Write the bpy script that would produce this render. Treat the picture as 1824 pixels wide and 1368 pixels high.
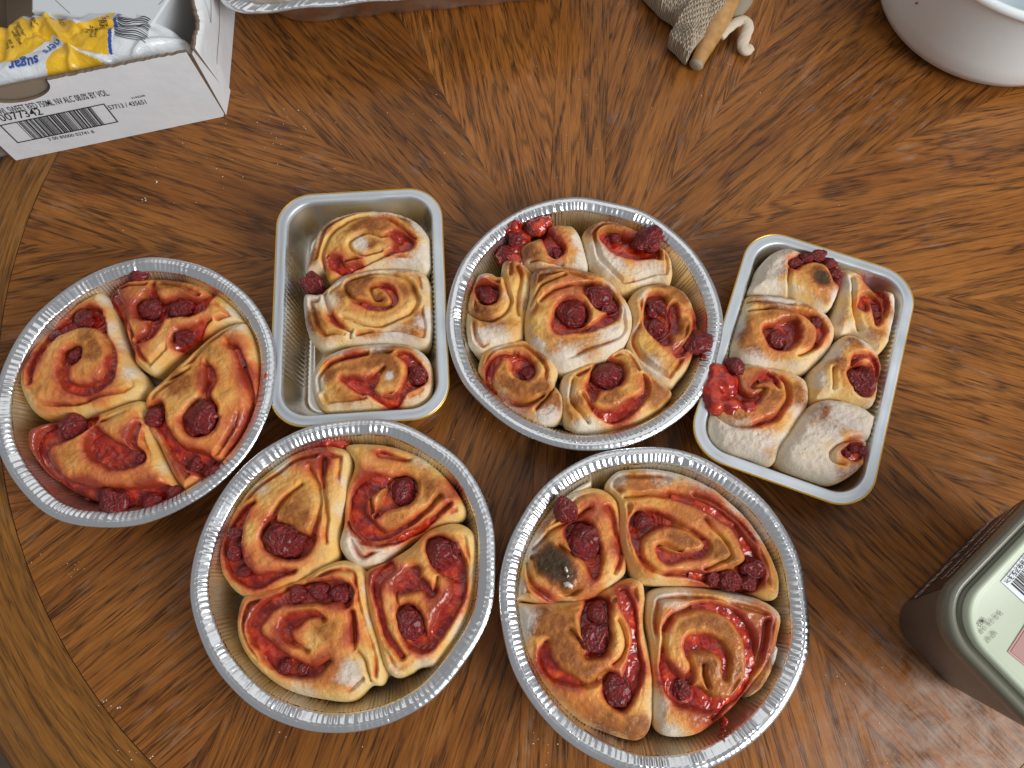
import bpy, math, random
import numpy as np
from mathutils import Vector, Matrix

for o in list(bpy.data.objects): bpy.data.objects.remove(o)
scene = bpy.context.scene
COL = scene.collection

# ---------------------------------------------------------------- camera
FPX = 1300.0; TILT = math.radians(18.5); CAMH = 0.606
cam_d = bpy.data.cameras.new('camera'); cam = bpy.data.objects.new('camera', cam_d); COL.objects.link(cam)
cam_d.sensor_width = 36.0; cam_d.lens = FPX / 1824.0 * 36.0
cam_d.clip_start = 0.01; cam_d.clip_end = 50
cam.location = (0, 0, CAMH); cam.rotation_euler = (TILT, 0, 0)
scene.camera = cam

# ---------------------------------------------------------------- world and lamps (indoor daylight: a window on the right, a white ceiling)
w = bpy.data.worlds.new("World"); scene.world = w; w.use_nodes = True
bg = w.node_tree.nodes['Background']; bg.inputs[0].default_value = (0.88, 0.88, 0.90, 1); bg.inputs[1].default_value = 0.33

def area(name, loc, target, sx, sy, power, color):
    l = bpy.data.lights.new(name, 'AREA'); l.shape = 'RECTANGLE'; l.size = sx; l.size_y = sy
    l.energy = power; l.color = color
    o = bpy.data.objects.new(name, l); COL.objects.link(o); o.location = loc
    o.rotation_euler = (Vector(target) - Vector(loc)).to_track_quat('-Z', 'Y').to_euler()
    return o
area('window_light', (1.55, -0.75, 1.25), (0.05, 0.25, 0), 1.1, 0.9, 45, (0.97, 0.985, 1.0))
area('ceiling_bounce', (0.15, 1.25, 1.9), (0.05, 0.25, 0), 2.4, 1.8, 9, (1.0, 0.98, 0.95))
vs = scene.view_settings
vs.view_transform = 'Standard'; vs.look = 'None'; vs.exposure = 0.0; vs.gamma = 1.0; vs.use_curve_mapping = False

# ---------------------------------------------------------------- helpers
def at(px, py, z=0.0):
    x = (px - 912) / FPX; y = -(py - 684) / FPX
    c, s = math.cos(TILT), math.sin(TILT)
    d = (x, s + y * c, -c + y * s); k = (z - CAMH) / d[2]
    return np.array([d[0] * k, d[1] * k])
def ray(px, py):
    x = (px - 912) / FPX; y = -(py - 684) / FPX
    c, s = math.cos(TILT), math.sin(TILT)
    return Vector((x, s + y * c, -c + y * s))

def tag(o, label=None, cat=None, group=None, kind=None):
    if label: o['label'] = label
    if cat: o['category'] = cat
    if group: o['group'] = group
    if kind: o['kind'] = kind
    return o
def empty(name, loc=(0, 0, 0), rz=0.0):
    o = bpy.data.objects.new(name, None); COL.objects.link(o); o.empty_display_size = 0.02
    o.location = loc; o.rotation_euler = (0, 0, rz); return o
def link_mesh(name, me, mat=None, parent=None, smooth=True):
    o = bpy.data.objects.new(name, me); COL.objects.link(o)
    if mat:
        if len(me.materials) == 0: me.materials.append(mat)
    if smooth and len(me.polygons):
        me.polygons.foreach_set('use_smooth', np.ones(len(me.polygons), dtype=bool))
    if parent: o.parent = parent
    return o
def mesh_np(name, V, F, smooth=True):
    me = bpy.data.meshes.new(name)
    V = np.asarray(V, dtype=np.float32)
    if isinstance(F, np.ndarray):
        n, k = F.shape
        me.vertices.add(len(V)); me.vertices.foreach_set('co', V.ravel())
        me.loops.add(n * k); me.loops.foreach_set('vertex_index', F.ravel().astype(np.int32))
        me.polygons.add(n); me.polygons.foreach_set('loop_start', np.arange(0, n * k, k, dtype=np.int32))
        me.polygons.foreach_set('loop_total', np.full(n, k, dtype=np.int32))
        me.update(calc_edges=True); me.validate()
    else:
        me.from_pydata([tuple(map(float, v)) for v in V], [], F); me.update()
    return me
def grid_faces(nr, nu, closed=True):
    i = np.arange(nr - 1)[:, None]; j = np.arange(nu if closed else nu - 1)[None, :]
    j2 = (j + 1) % nu
    return np.stack([i * nu + j, i * nu + j2, (i + 1) * nu + j2, (i + 1) * nu + j], -1).reshape(-1, 4)
def set_col(me, name, arr):
    a = me.color_attributes.new(name, 'FLOAT_COLOR', 'POINT')
    c = np.ones((len(me.vertices), 4), dtype=np.float32); c[:, :3] = arr
    a.data.foreach_set('color', c.ravel())

_tab = np.random.default_rng(5).random((8, 64, 64))
def vn(x, y, k=0):
    x = np.asarray(x) + 1000; y = np.asarray(y) + 1000
    xi = np.floor(x).astype(int); yi = np.floor(y).astype(int); fx = x - xi; fy = y - yi
    fx = fx * fx * (3 - 2 * fx); fy = fy * fy * (3 - 2 * fy); t = _tab[k % 8]
    a = t[xi % 64, yi % 64]; b = t[(xi + 1) % 64, yi % 64]; c = t[xi % 64, (yi + 1) % 64]; d = t[(xi + 1) % 64, (yi + 1) % 64]
    return (a * (1 - fx) + b * fx) * (1 - fy) + (c * (1 - fx) + d * fx) * fy
def fbm(x, y, k=0, o=3):
    s = 0; amp = .5; tot = 0
    for i in range(o):
        s = s + amp * vn(x * 2 ** i, y * 2 ** i, k + i); tot += amp; amp *= .5
    return s / tot
def sstep(a, b, x):
    t = np.clip((x - a) / (b - a), 0, 1); return t * t * (3 - 2 * t)
def crom(P, n, closed=True):
    P = np.asarray(P, float); m = len(P); out = []
    rng = range(m) if closed else range(m - 1)
    for i in rng:
        if closed: p0, p1, p2, p3 = P[i - 1], P[i], P[(i + 1) % m], P[(i + 2) % m]
        else: p0, p1, p2, p3 = P[max(i - 1, 0)], P[i], P[i + 1], P[min(i + 2, m - 1)]
        for t in np.arange(n) / n:
            out.append(.5 * ((2 * p1) + (-p0 + p2) * t + (2 * p0 - 5 * p1 + 4 * p2 - p3) * t * t + (-p0 + 3 * p1 - 3 * p2 + p3) * t ** 3))
    if not closed: out.append(P[-1])
    return np.array(out)
def resample(P, n):
    Q = np.vstack([P, P[:1]]); d = np.r_[0, np.cumsum(np.hypot(*(Q[1:] - Q[:-1]).T))]
    s = np.arange(n) / n * d[-1]
    return np.stack([np.interp(s, d, Q[:, 0]), np.interp(s, d, Q[:, 1])], 1)
def seg_d(X, Y, A, B, chunk=None):
    # distance of points to segments; returns (n, m) distance and parameter
    vx = B[:, 0] - A[:, 0]; vy = B[:, 1] - A[:, 1]; L = vx * vx + vy * vy + 1e-12
    dx = X[:, None] - A[None, :, 0]; dy = Y[:, None] - A[None, :, 1]
    t = np.clip((dx * vx + dy * vy) / L, 0, 1)
    return np.hypot(dx - t * vx, dy - t * vy), t

# ---------------------------------------------------------------- node material helper
class NM:
    def __init__(s, name):
        s.m = bpy.data.materials.new(name); s.m.use_nodes = True; s.nt = s.m.node_tree
        s.b = s.nt.nodes['Principled BSDF']; s.out = s.nt.nodes['Material Output']
    def n(s, t, **kw):
        x = s.nt.nodes.new(t)
        for k, v in kw.items():
            if k.startswith('i_'):
                x.inputs[k[2:].replace('_', ' ')].default_value = v
            else: setattr(x, k, v)
        return x
    def l(s, a, b): s.nt.links.new(a, b)
    def val(s, x, sock):
        if isinstance(x, bpy.types.NodeSocket): s.l(x, sock)
        else: sock.default_value = x
    def math(s, op, a, b=0.0, c=0.0, clamp=False):
        x = s.n('ShaderNodeMath', operation=op); x.use_clamp = clamp
        s.val(a, x.inputs[0]); s.val(b, x.inputs[1]); s.val(c, x.inputs[2]); return x.outputs[0]
    def mix(s, f, a, b, blend='MIX'):
        x = s.n('ShaderNodeMix', data_type='RGBA', blend_type=blend)
        s.val(f, x.inputs[0])
        for v, i in ((a, 6), (b, 7)):
            if not isinstance(v, bpy.types.NodeSocket) and len(v) == 3: v = (*v, 1)
            s.val(v, x.inputs[i])
        return x.outputs[2]
    def ramp(s, f, stops, interp='LINEAR'):
        x = s.n('ShaderNodeValToRGB'); x.color_ramp.interpolation = interp; e = x.color_ramp.elements
        while len(e) < len(stops): e.new(0.5)
        for q, (p, c) in zip(e, stops):
            q.position = p; q.color = (*c, 1) if hasattr(c, '__len__') else (c, c, c, 1)
        s.val(f, x.inputs[0]); return x.outputs[0]
    def noise(s, vec, scale, detail=3, rough=.5, dist=0.0):
        x = s.n('ShaderNodeTexNoise'); x.inputs['Scale'].default_value = scale; x.inputs['Detail'].default_value = detail
        x.inputs['Roughness'].default_value = rough; x.inputs['Distortion'].default_value = dist
        if vec is not None: s.l(vec, x.inputs['Vector'])
        return x.outputs[0]
    def mapping(s, vec, scale=(1, 1, 1), loc=(0, 0, 0), rot=(0, 0, 0)):
        x = s.n('ShaderNodeMapping'); s.l(vec, x.inputs[0]); s.val(loc, x.inputs[1]); x.inputs[2].default_value = rot; x.inputs[3].default_value = scale
        return x.outputs[0]
    def coord(s, which='Object'):
        return s.n('ShaderNodeTexCoord').outputs[which]
    def bump(s, h, strength=.3, dist=.001):
        x = s.n('ShaderNodeBump'); x.inputs['Strength'].default_value = strength; x.inputs['Distance'].default_value = dist
        s.l(h, x.inputs['Height']); return x.outputs[0]
    def set(s, **kw):
        for k, v in kw.items():
            s.val(v if isinstance(v, (bpy.types.NodeSocket, float, int)) else ((*v, 1) if len(v) == 3 and 'radius' not in k else v), s.b.inputs[k.replace('_', ' ')])

def plain(name, col, rough=.5, metal=0.0, **kw):
    m = NM(name); m.set(Base_Color=col, Roughness=float(rough), Metallic=float(metal)); m.set(**kw); return m.m

# dough
def mat_dough():
    m = NM('baked_dough'); P = m.n('ShaderNodeNewGeometry').outputs['Position']
    a = m.n('ShaderNodeAttribute', attribute_name='mask'); sp = m.n('ShaderNodeSeparateColor'); m.l(a.outputs['Color'], sp.inputs[0])
    st, br, fl = sp.outputs
    n1 = m.noise(P, 160, 4, .6); n2 = m.noise(P, 900, 3, .6); n3 = m.noise(P, 55, 3, .5)
    b2 = m.math('ADD', br, m.math('MULTIPLY', m.math('SUBTRACT', n1, .5), m.math('ADD', m.math('MULTIPLY', br, .7), .12)))
    base = m.mix(m.math('MULTIPLY', m.math('SUBTRACT', n3, .42, clamp=True), 2.6, clamp=True), (.80, .58, .25), (.80, .44, .07))
    s2 = m.math('ADD', st, m.math('MULTIPLY', m.math('SUBTRACT', n1, .5), m.math('MULTIPLY', st, 1.1)), clamp=True)
    scol = m.ramp(s2, [(0, (.80, .43, .08)), (.35, (.76, .235, .032)), (.65, (.58, .080, .020)), (1, (.32, .016, .006))])
    c = m.mix(m.ramp(s2, [(.0, 0), (.12, .35), (.45, .8), (1, .95)]), base, scol)
    bcol = m.ramp(m.math('DIVIDE', b2, 1.6), [(0, (.74, .36, .075)), (.14, (.62, .255, .045)), (.26, (.44, .150, .026)), (.38, (.27, .078, .015)), (.56, (.10, .032, .010)), (.80, (.030, .014, .007))])
    c = m.mix(m.ramp(b2, [(.04, 0), (.18, .34), (.36, .76), (.55, .96)]), c, bcol)
    f2 = m.math('SUBTRACT', fl, m.math('MULTIPLY', m.math('SUBTRACT', m.noise(P, 420, 4, .7), .42), 1.5), clamp=True)
    fm = m.ramp(f2, [(.10, 0), (.9, .74)])
    c = m.mix(fm, c, (.74, .70, .62))
    # small baked specks
    spk = m.ramp(n2, [(.66, 0), (.74, .5)])
    c = m.mix(m.math('MULTIPLY', spk, .35), c, (.45, .2, .07))
    rough = m.mix(st, (.5,) * 3, (.22,) * 3); rough = m.mix(fm, rough, (.9,) * 3)
    pit = m.ramp(m.noise(P, 620, 2, .5), [(.60, 0), (.72, 1)]); h = m.math('SUBTRACT', m.math('ADD', m.math('MULTIPLY', n1, .6), m.math('MULTIPLY', n2, .5)), m.math('MULTIPLY', pit, .35)); h = m.math('ADD', h, m.math('MULTIPLY', fm, .5))
    m.set(Base_Color=c, Roughness=rough, Specular_IOR_Level=.25, Normal=m.bump(h, .6, .0018), Subsurface_Weight=.12, Subsurface_Scale=.004,
          Coat_Weight=m.math('MULTIPLY', st, .45), Coat_Roughness=.15)
    m.b.inputs['Subsurface Radius'].default_value = (1, .5, .25)
    return m.m
def mat_jam():
    m = NM('raspberry_jam'); P = m.n('ShaderNodeNewGeometry').outputs['Position']
    n = m.noise(P, 110, 4, .6, .4); n2 = m.noise(P, 420, 3, .6)
    c = m.ramp(n, [(.3, (.17, .004, .003)), (.46, (.34, .012, .005)), (.60, (.56, .045, .008)), (.76, (.74, .14, .016))])
    m.set(Base_Color=c, Roughness=.2, Normal=m.bump(m.math('ADD', n, m.math('MULTIPLY', n2, .25)), .45, .002), Coat_Weight=.35, Coat_Roughness=.08,
          Subsurface_Weight=.1, Subsurface_Scale=.003)
    m.b.inputs['Subsurface Radius'].default_value = (1, .15, .1)
    return m.m
def mat_berry():
    m = NM('raspberry_flesh'); P = m.coord('Object')
    n = m.noise(P, 2.5, 3, .6)
    vor = m.n('ShaderNodeTexVoronoi'); vor.inputs['Scale'].default_value = 4.6; m.l(P, vor.inputs['Vector'])
    c = m.ramp(n, [(.3, (.10, .003, .004)), (.55, (.21, .007, .006)), (.8, (.38, .022, .012))])
    m.set(Base_Color=c, Roughness=.38, Normal=m.bump(m.math('SUBTRACT', m.noise(P, 9, 3, .6), vor.outputs[0]), .45, .10), Coat_Weight=.25, Coat_Roughness=.15, Subsurface_Weight=.1, Subsurface_Scale=.003)
    m.b.inputs['Subsurface Radius'].default_value = (1, .15, .15)
    return m.m
def mat_foil(name, base, rough, bstr=.25, scale=260):
    m = NM(name); P = m.coord('Object')
    n = m.noise(P, scale, 4, .6); n2 = m.noise(P, 30, 2, .5)
    r = m.ramp(n2, [(.3, rough * .75), (.7, rough * 1.3)])
    m.set(Base_Color=base, Metallic=1.0, Roughness=r, Normal=m.bump(n, bstr, .0006))
    return m.m
def mat_oak(name, light, mid, dark, gl=.34, dust_sheen=1.0, src='Object'):
    m = NM(name); O = m.coord(src)
    rnd = m.n('ShaderNodeObjectInfo').outputs['Random']
    off = m.n('ShaderNodeCombineXYZ'); m.l(m.math('MULTIPLY', rnd, 7.0), off.inputs[0]); m.l(m.math('MULTIPLY', rnd, 13.7), off.inputs[1])
    va = m.n('ShaderNodeVectorMath', operation='ADD'); m.l(O, va.inputs[0]); m.l(off.outputs[0], va.inputs[1]); O2 = va.outputs[0]
    # growth bands -> cathedral figure, broken into fine dashes of open pores
    n1 = m.noise(m.mapping(O2, (1.7, 15, 1)), 1.0, 4, .55, .5)
    wv = m.math('FRACT', m.math('MULTIPLY', n1, 15.0))
    band = m.ramp(wv, [(0, .9), (.10, 1), (.34, .35), (.6, 0), (.8, .12), (1, .9)])
    brk = m.ramp(m.noise(m.mapping(O2, (5.5, 30, 1)), 1.0, 4, .6, .6), [(.30, 0), (.52, 1)])
    band = m.math('MULTIPLY', band, m.math('ADD', m.math('MULTIPLY', brk, .8), .2))
    p1 = m.ramp(m.noise(m.mapping(O2, (34, 760, 1)), 1.0, 3, .6, .1), [(.42, 0), (.60, 1)])
    p2 = m.noise(m.mapping(O2, (70, 1900, 1)), 1.0, 3, .6)
    ln = m.math('ABSOLUTE', m.math('SUBTRACT', m.noise(m.mapping(O2, (3.6, 80, 1)), 1.0, 5, .6, .3), .5))
    ln = m.math('MULTIPLY', m.ramp(ln, [(0, 1), (.012, .8), (.034, 0)]), m.ramp(m.noise(m.mapping(O2, (26, 160, 1)), 1.0, 3), [(.36, .05), (.58, 1)]))
    pore = m.math('MULTIPLY', band, m.math('ADD', m.math('MULTIPLY', p1, .6), .4), clamp=True)
    pore = m.math('MAXIMUM', pore, ln)
    tone = m.noise(m.mapping(O2, (4, 22, 1)), 1.0, 4, .55)
    c = m.mix(m.ramp(tone, [(.3, 0), (.7, 1)]), light, mid)
    c = m.mix(m.math('MULTIPLY', m.ramp(p2, [(.4, 0), (.65, 1)]), .38), c, [x * .55 for x in mid])
    lt = m.noise(m.mapping(O2, (26, 900, 1), (3, 5, 0)), 1.0, 4, .7)
    c = m.mix(m.ramp(lt, [(.55, 0), (.68, .30)]), c, [min(1, x * 1.55) for x in light])
    c = m.mix(m.math('MULTIPLY', p1, .20), c, dark)
    c = m.mix(m.math('MULTIPLY', pore, .88), c, dark)
    # dusting of flour, plus whitish varnish sheen painted into the colour at lower right
    W = m.n('ShaderNodeNewGeometry').outputs['Position']
    d1 = m.noise(m.mapping(O2, (30, 120, 1)), 1.0, 4, .7); d2 = m.noise(W, 9, 3, .6, .3); d3 = m.noise(W, 330, 3, .6)
    dm = m.math('MULTIPLY', m.ramp(d1, [(.52, 0), (.75, 1)]), m.ramp(d2, [(.5, 0), (.68, .34 * dust_sheen)]))
    dm = m.math('ADD', dm, m.math('MULTIPLY', m.ramp(d3, [(.74, 0), (.78, .5)]), m.ramp(d2, [(.5, 0), (.62, 1)])), clamp=True)
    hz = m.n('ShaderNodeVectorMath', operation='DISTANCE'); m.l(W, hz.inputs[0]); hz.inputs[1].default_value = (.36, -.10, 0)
    sheen_patch = m.math('MULTIPLY', m.ramp(hz.outputs['Value'], [(.03, 1), (.17, 0)]), m.ramp(m.noise(m.mapping(W, (1, 1, 1), rot=(0, 0, .5)), 55, 5, .7, .5), [(.35, 0), (.7, .55 * dust_sheen)]))
    dm = m.math('MAXIMUM', dm, sheen_patch)
    c = m.mix(1.0, c, m.ramp(rnd, [(0, .86), (1, 1.12)]), 'MULTIPLY')
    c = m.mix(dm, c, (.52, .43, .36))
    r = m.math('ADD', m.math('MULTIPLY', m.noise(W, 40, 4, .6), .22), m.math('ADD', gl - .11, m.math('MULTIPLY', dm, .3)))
    h = m.math('SUBTRACT', m.math('MULTIPLY', p2, .3), pore)
    m.set(Base_Color=c, Roughness=r, Normal=m.bump(h, .2, .0005), Specular_IOR_Level=.30)
    return m.m
M_DOUGH = mat_dough(); M_JAM = mat_jam(); M_BERRY = mat_berry()
M_FOIL = mat_foil('crimped_foil', (.76, .78, .80), .27)
M_FOILD = mat_foil('foil_dish_wall', (.80, .75, .68), .38)
M_TRAY = mat_foil('smooth_aluminium', (.66, .70, .73), .5, .06)
M_TRAYIN = mat_foil('pressed_aluminium', (.74, .72, .68), .33, .15)
M_GOLD = plain('gold_lacquer', (.75, .42, .04), .3, .9)
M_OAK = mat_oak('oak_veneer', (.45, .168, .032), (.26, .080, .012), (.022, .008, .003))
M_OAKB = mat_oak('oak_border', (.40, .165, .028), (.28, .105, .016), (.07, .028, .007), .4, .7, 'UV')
# ---------------------------------------------------------------- table
TC = np.array([0.0568, 0.3080]); AX = math.radians(86.3)
RIN, ROUT = 0.5185, 0.569
table = empty('round_oak_table', (TC[0], TC[1], 0), AX - math.pi / 2)
tag(table, 'round brown oak table with sunburst veneer top that everything stands on', 'table')
def poly_obj(name, pts, mat, parent, loc=(0, 0, 0), rz=0.0, th=.0):
    me = mesh_np(name, [(x, y, 0) for x, y in pts], [list(range(len(pts)))]); o = link_mesh(name, me, mat, parent, False)
    o.location = loc; o.rotation_euler = (0, 0, rz); return o
HS = .0265
# centre strip in two halves either side of the table's split, then six wedges of veneer on each half
for sx in (-1, 1):
    yt = math.sqrt(RIN ** 2 - HS ** 2)
    pts = [(-yt, 0), (yt, 0), (yt, HS - .0003), (-yt, HS - .0003)] if sx < 0 else [(-yt, -HS + .0003), (yt, -HS + .0003), (yt, 0), (-yt, 0)]
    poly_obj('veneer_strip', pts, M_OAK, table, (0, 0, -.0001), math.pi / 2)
    for k in range(6):
        a0 = -90 + 30 * k; bis = math.radians(a0 + 15)
        c0 = np.array([HS, 0])
        P = [c0]
        for q in range(13):
            an = math.radians(a0 + 30 * q / 12); d = np.array([math.cos(an), math.sin(an)])
            b = c0 @ d; t = -b + math.sqrt(b * b - (c0 @ c0 - RIN ** 2)); P.append(c0 + t * d)
        P = np.array(P)
        if sx < 0: P[:, 0] *= -1; P = P[::-1]; bis = math.pi - bis; c0 = np.array([-HS, 0])
        L = P - c0; cb, sb = math.cos(-bis), math.sin(-bis)
        L = np.stack([L[:, 0] * cb - L[:, 1] * sb, L[:, 0] * sb + L[:, 1] * cb], 1)
        L *= .9994
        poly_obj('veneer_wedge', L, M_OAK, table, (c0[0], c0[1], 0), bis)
# solid border in curved lengths, with a routed edge that steps down
prof = [(RIN + .0004, -.0002), (ROUT - .004, -.0002), (ROUT, -.0012), (ROUT + .002, -.005), (ROUT + .006, -.0065), (ROUT + .022, -.009), (ROUT + .032, -.016), (ROUT + .036, -.026), (ROUT + .034, -.036), (ROUT + .02, -.040), (RIN, -.040)]
for k in range(3):
    n = 81; mid = math.radians(90 + 120 * k); V = []
    for r, z in prof:
        for q in range(n):
            an = math.radians(-59.96 + 119.92 * q / (n - 1)); V.append((r * math.sin(-an) , r * math.cos(an), z))
    me = mesh_np('border_length', V, grid_faces(len(prof), n, False)[:, ::-1])
    uvl = me.uv_layers.new(name='grain'); li = np.zeros(len(me.loops), dtype=np.int32); me.loops.foreach_get('vertex_index', li)
    rr_ = li // n; qq_ = li % n; uvl.data.foreach_set('uv', np.stack([np.radians(119.92) * qq_ / (n - 1) * .55, np.array([p[0] - p[1] for p in prof])[rr_]], 1).astype(np.float32).ravel())
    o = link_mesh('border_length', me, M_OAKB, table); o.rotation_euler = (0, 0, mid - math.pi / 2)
    # grain follows the border: turn mesh so its long direction is local X already
bm_pts = [(.52 * math.cos(a), .52 * math.sin(a)) for a in np.linspace(0, 2 * math.pi, 65)[:-1]]
core = mesh_np('table_core', [(x, y, -.0016) for x, y in bm_pts] + [(x, y, -.041) for x, y in bm_pts],
    [list(range(64)), list(range(127, 63, -1))] + [[i, i + 64, (i + 1) % 64 + 64, (i + 1) % 64] for i in range(64)])
link_mesh('table_core', core, plain('dark_glue_line', (.05, .024, .01), .7), table, False)
ped = empty('pedestal'); 
bpy.data.objects.remove(ped)
prf = [(.05, -.041), (.06, -.06), (.045, -.1), (.05, -.3), (.07, -.5), (.05, -.62), (.22, -.66), (.24, -.735), (.0, -.738)]
V = [(r * math.cos(a), r * math.sin(a), z) for r, z in prf for a in np.arange(24) / 24 * 2 * math.pi]
link_mesh('pedestal', mesh_np('pedestal', V, grid_faces(len(prf), 24)), M_OAKB, table)
fm = NM('floor_boards'); fm.set(Base_Color=fm.ramp(fm.noise(fm.mapping(fm.coord(), (2, 14, 1)), 2, 4), [(.3, (.06, .04, .022)), (.7, (.10, .066, .036))]), Roughness=.5)
fl = link_mesh('floor', mesh_np('floor', [(-2.5, -2.5, -.74), (2.5, -2.5, -.74), (2.5, 2.5, -.74), (-2.5, 2.5, -.74)], [[0, 1, 2, 3]]), fm.m, None, False)
tag(fl, kind='structure')

# ---------------------------------------------------------------- foil dishes
def round_pan(cx, cy, R, seed, label, tilt=(0, 0)):
    rg = np.random.default_rng(seed)
    root = empty('round_foil_pan', (cx, cy, 0), 0); tag(root, label, 'foil pan', 'round foil pans of rolls')
    root.rotation_euler = (tilt[0], tilt[1], 0)
    NU = 1500; th = np.arange(NU) / NU * 2 * math.pi
    def n1(f, k):
        t = rg.random(int(f)); x = th / (2 * math.pi) * len(t); i = np.floor(x).astype(int); fr = x - i; fr = fr * fr * (3 - 2 * fr)
        return t[i % len(t)] * (1 - fr) + t[(i + 1) % len(t)] * fr
    lowr = (n1(7, 0) - .5) * .0042 + (n1(19, 1) - .5) * .0022; lowz = (n1(6, 2) - .5) * .0026 + (n1(23, 2) - .5) * .0018
    def warp(x, a):  # crimp pleats: even pitch with random phase and height
        p = (th / (2 * math.pi) * a + (n1(a / 4, 0) - .5) * 1.6) % 1.0
        return np.abs(p * 2 - 1) * (.15 + 1.2 * n1(a / 2, 0))
    f1 = warp(0, 150) - .5; f2 = warp(0, 230) - .5; f3 = n1(420, 0) - .5
    outer = [(.1022, .0385, 0, .1), (.1026, .0398, .1, .3), (.1036, .0406, .8, .5), (.1052, .0416, 1, .6), (.1068, .0424, 1, .6), (.1084, .0430, .8, .5), (.1094, .0434, .25, .4),
             (.1098, .0431, .05, .3), (.1104, .0434, .1, .6), (.1120, .0431, .2, .9), (.1136, .0425, .2, .8), (.1146, .0418, .1, .3), (.1151, .0410, 0, 0), (.1153, .0400, 0, 0), (.1147, .0392, 0, 0), (.1140, .0394, 0, 0)]
    inner = [(.0, .0012), (.03, .0012), (.06, .0012), (.078, .0013), (.081, .0022), (.0835, .0022), (.0855, .0010), (.0875, .0012), (.0888, .0022), (.0895, .0042)] + \
            [(.0895 + .0127 * k / 10, .0042 + .0343 * k / 10) for k in range(1, 11)]
    sc = R / .115
    def build(prof, name, mat, band):
        V = np.zeros((len(prof), NU, 3))
        for i, p in enumerate(prof):
            r, z = p[0], p[1]
            if band:
                hz = p[2] * (f1 * .0013 + f3 * .0004) + p[3] * f3 * .0002; hr = p[2] * f3 * .0002
            else:
                k = np.clip((z - .003) / .008, 0, 1) * (1 if r > .0885 else 0)
                hz = (n1(9, 0) - .5) * .0006 * (r > .02); hr = k * (f2 * .0011 + f3 * .0005)
            fade = np.clip(z / .03, 0, 1)
            rr = (r + hr + lowr * fade) * sc; zz = z + hz + lowz * fade
            V[i, :, 0] = rr * np.cos(th); V[i, :, 1] = rr * np.sin(th); V[i, :, 2] = zz
        me = mesh_np(name, V.reshape(-1, 3), grid_faces(len(prof), NU)); return link_mesh(name, me, mat, root)
    build(inner, 'dish', M_FOILD, False); build(outer, 'crimped_rim', M_FOIL, True)
    return root
def rrect(hw, hl, r, n=360):
    pts = []; 
    for cx, cy, a0 in ((hw - r, hl - r, 0), (-hw + r, hl - r, 90), (-hw + r, -hl + r, 180), (hw - r, -hl + r, 270)):
        for q in range(25):
            a = math.radians(a0 + 90 * q / 24); pts.append((cx + r * math.cos(a), cy + r * math.sin(a)))
    return resample(np.array(pts), n)
def rect_pan(cx, cy, rz, hw, hl, seed, label):
    rg = np.random.default_rng(seed)
    root = empty('rectangular_foil_pan', (cx, cy, 0), rz); tag(root, label, 'foil pan', 'rectangular foil pans of rolls')
    NU = 960
    prof = [(.0000, .0360), (-.0002, .0372), (.0006, .0378), (.0016, .0376), (.0050, .0381), (.0076, .0385), (.0086, .0382), (.0092, .0365), (.0098, .0345)] + \
           [(.0098 + .010 * k / 8, .0345 - .0295 * k / 8) for k in range(1, 9)] + [(.0202, .0028), (.0220, .0020), (.0240, .0020), (.0255, .0032), (.0275, .0034), (.0290, .0016), (.034, .0014)]
    V = []
    base = rrect(hw, hl, .031, NU)
    ang = np.arange(NU); side = np.abs(base[:, 0]) > hw - .004
    mid = np.where(side, np.clip(1 - np.abs(base[:, 1]) / (hl * .62), 0, 1), 0) ** .5
    for i, (t, z) in enumerate(prof):
        P = rrect(hw - t, hl - t, max(.031 - t * .85, .012), NU)
        if .0095 < t < .0205:
            w_ = np.sin(ang / NU * 2 * math.pi * 128 + (z * 260)) * .0009 * mid + (rg.random(NU) - .5) * .0001
            nrm = np.stack([np.sign(base[:, 0]) * side, np.zeros(NU)], 1); P = P + nrm * w_[:, None]
        V.append(np.c_[P, np.full(NU, z)])
    V.append(np.c_[V[-1][:, :2] * .02, np.full(NU, .0014)])
    V = np.array(V)
    s1 = 5
    me = mesh_np('tray_rim', V[:9].reshape(-1, 3), grid_faces(9, NU)[:, ::-1]); link_mesh('flat_rim', me, M_TRAY, root)
    me = mesh_np('tray_dish', V[8:].reshape(-1, 3), grid_faces(len(V) - 8, NU)[:, ::-1]); link_mesh('dish', me, M_TRAYIN, root)
    P = rrect(hw + .0004, hl + .0004, .0314, 480); T = []
    for k in range(8):
        a = k / 8 * 2 * math.pi; Q = P * (1 + .0007 * math.cos(a) / .1); T.append(np.c_[Q, np.full(480, .0368 + .0009 * math.sin(a))])
    me = mesh_np('gold_edge', np.array(T + [T[0]]).reshape(-1, 3), grid_faces(9, 480)); link_mesh('gold_edge', me, M_GOLD, root)
    return root
PANS = {
 'A': ('c', (-.3070, .1885), .1148), 'B': ('c', (-.1262, .0455), .1153), 'C': ('c', (.1037, .0203), .1153), 'D': ('c', (.0606, .2490), .1150),
 'P': ('r', (-.1302, .2650), math.radians(3.8), .0730, .1080), 'Q': ('r', (.2447, .2105), math.radians(-20.5), .0735, .1085)}
round_pan(*PANS['A'][1], PANS['A'][2], 11, 'round foil pan at the far left, holding four very jammy rolls')
round_pan(*PANS['B'][1], PANS['B'][2], 12, 'round foil pan at the bottom centre left with a bare gap at its lower left')
round_pan(*PANS['C'][1], PANS['C'][2], 13, 'round foil pan at the bottom right whose rolls include one with a blackened curl')
round_pan(*PANS['D'][1], PANS['D'][2], 14, 'round foil pan at the upper middle, crowded with seven small floury rolls')
rect_pan(*PANS['P'][1], PANS['P'][2], PANS['P'][3], PANS['P'][4], 21, 'rectangular foil pan with a gold edge holding three rolls along its right side')
rect_pan(*PANS['Q'][1], PANS['Q'][2], PANS['Q'][3], PANS['Q'][4], 22, 'tilted rectangular foil pan with a gold edge packed with six floury rolls')

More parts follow.
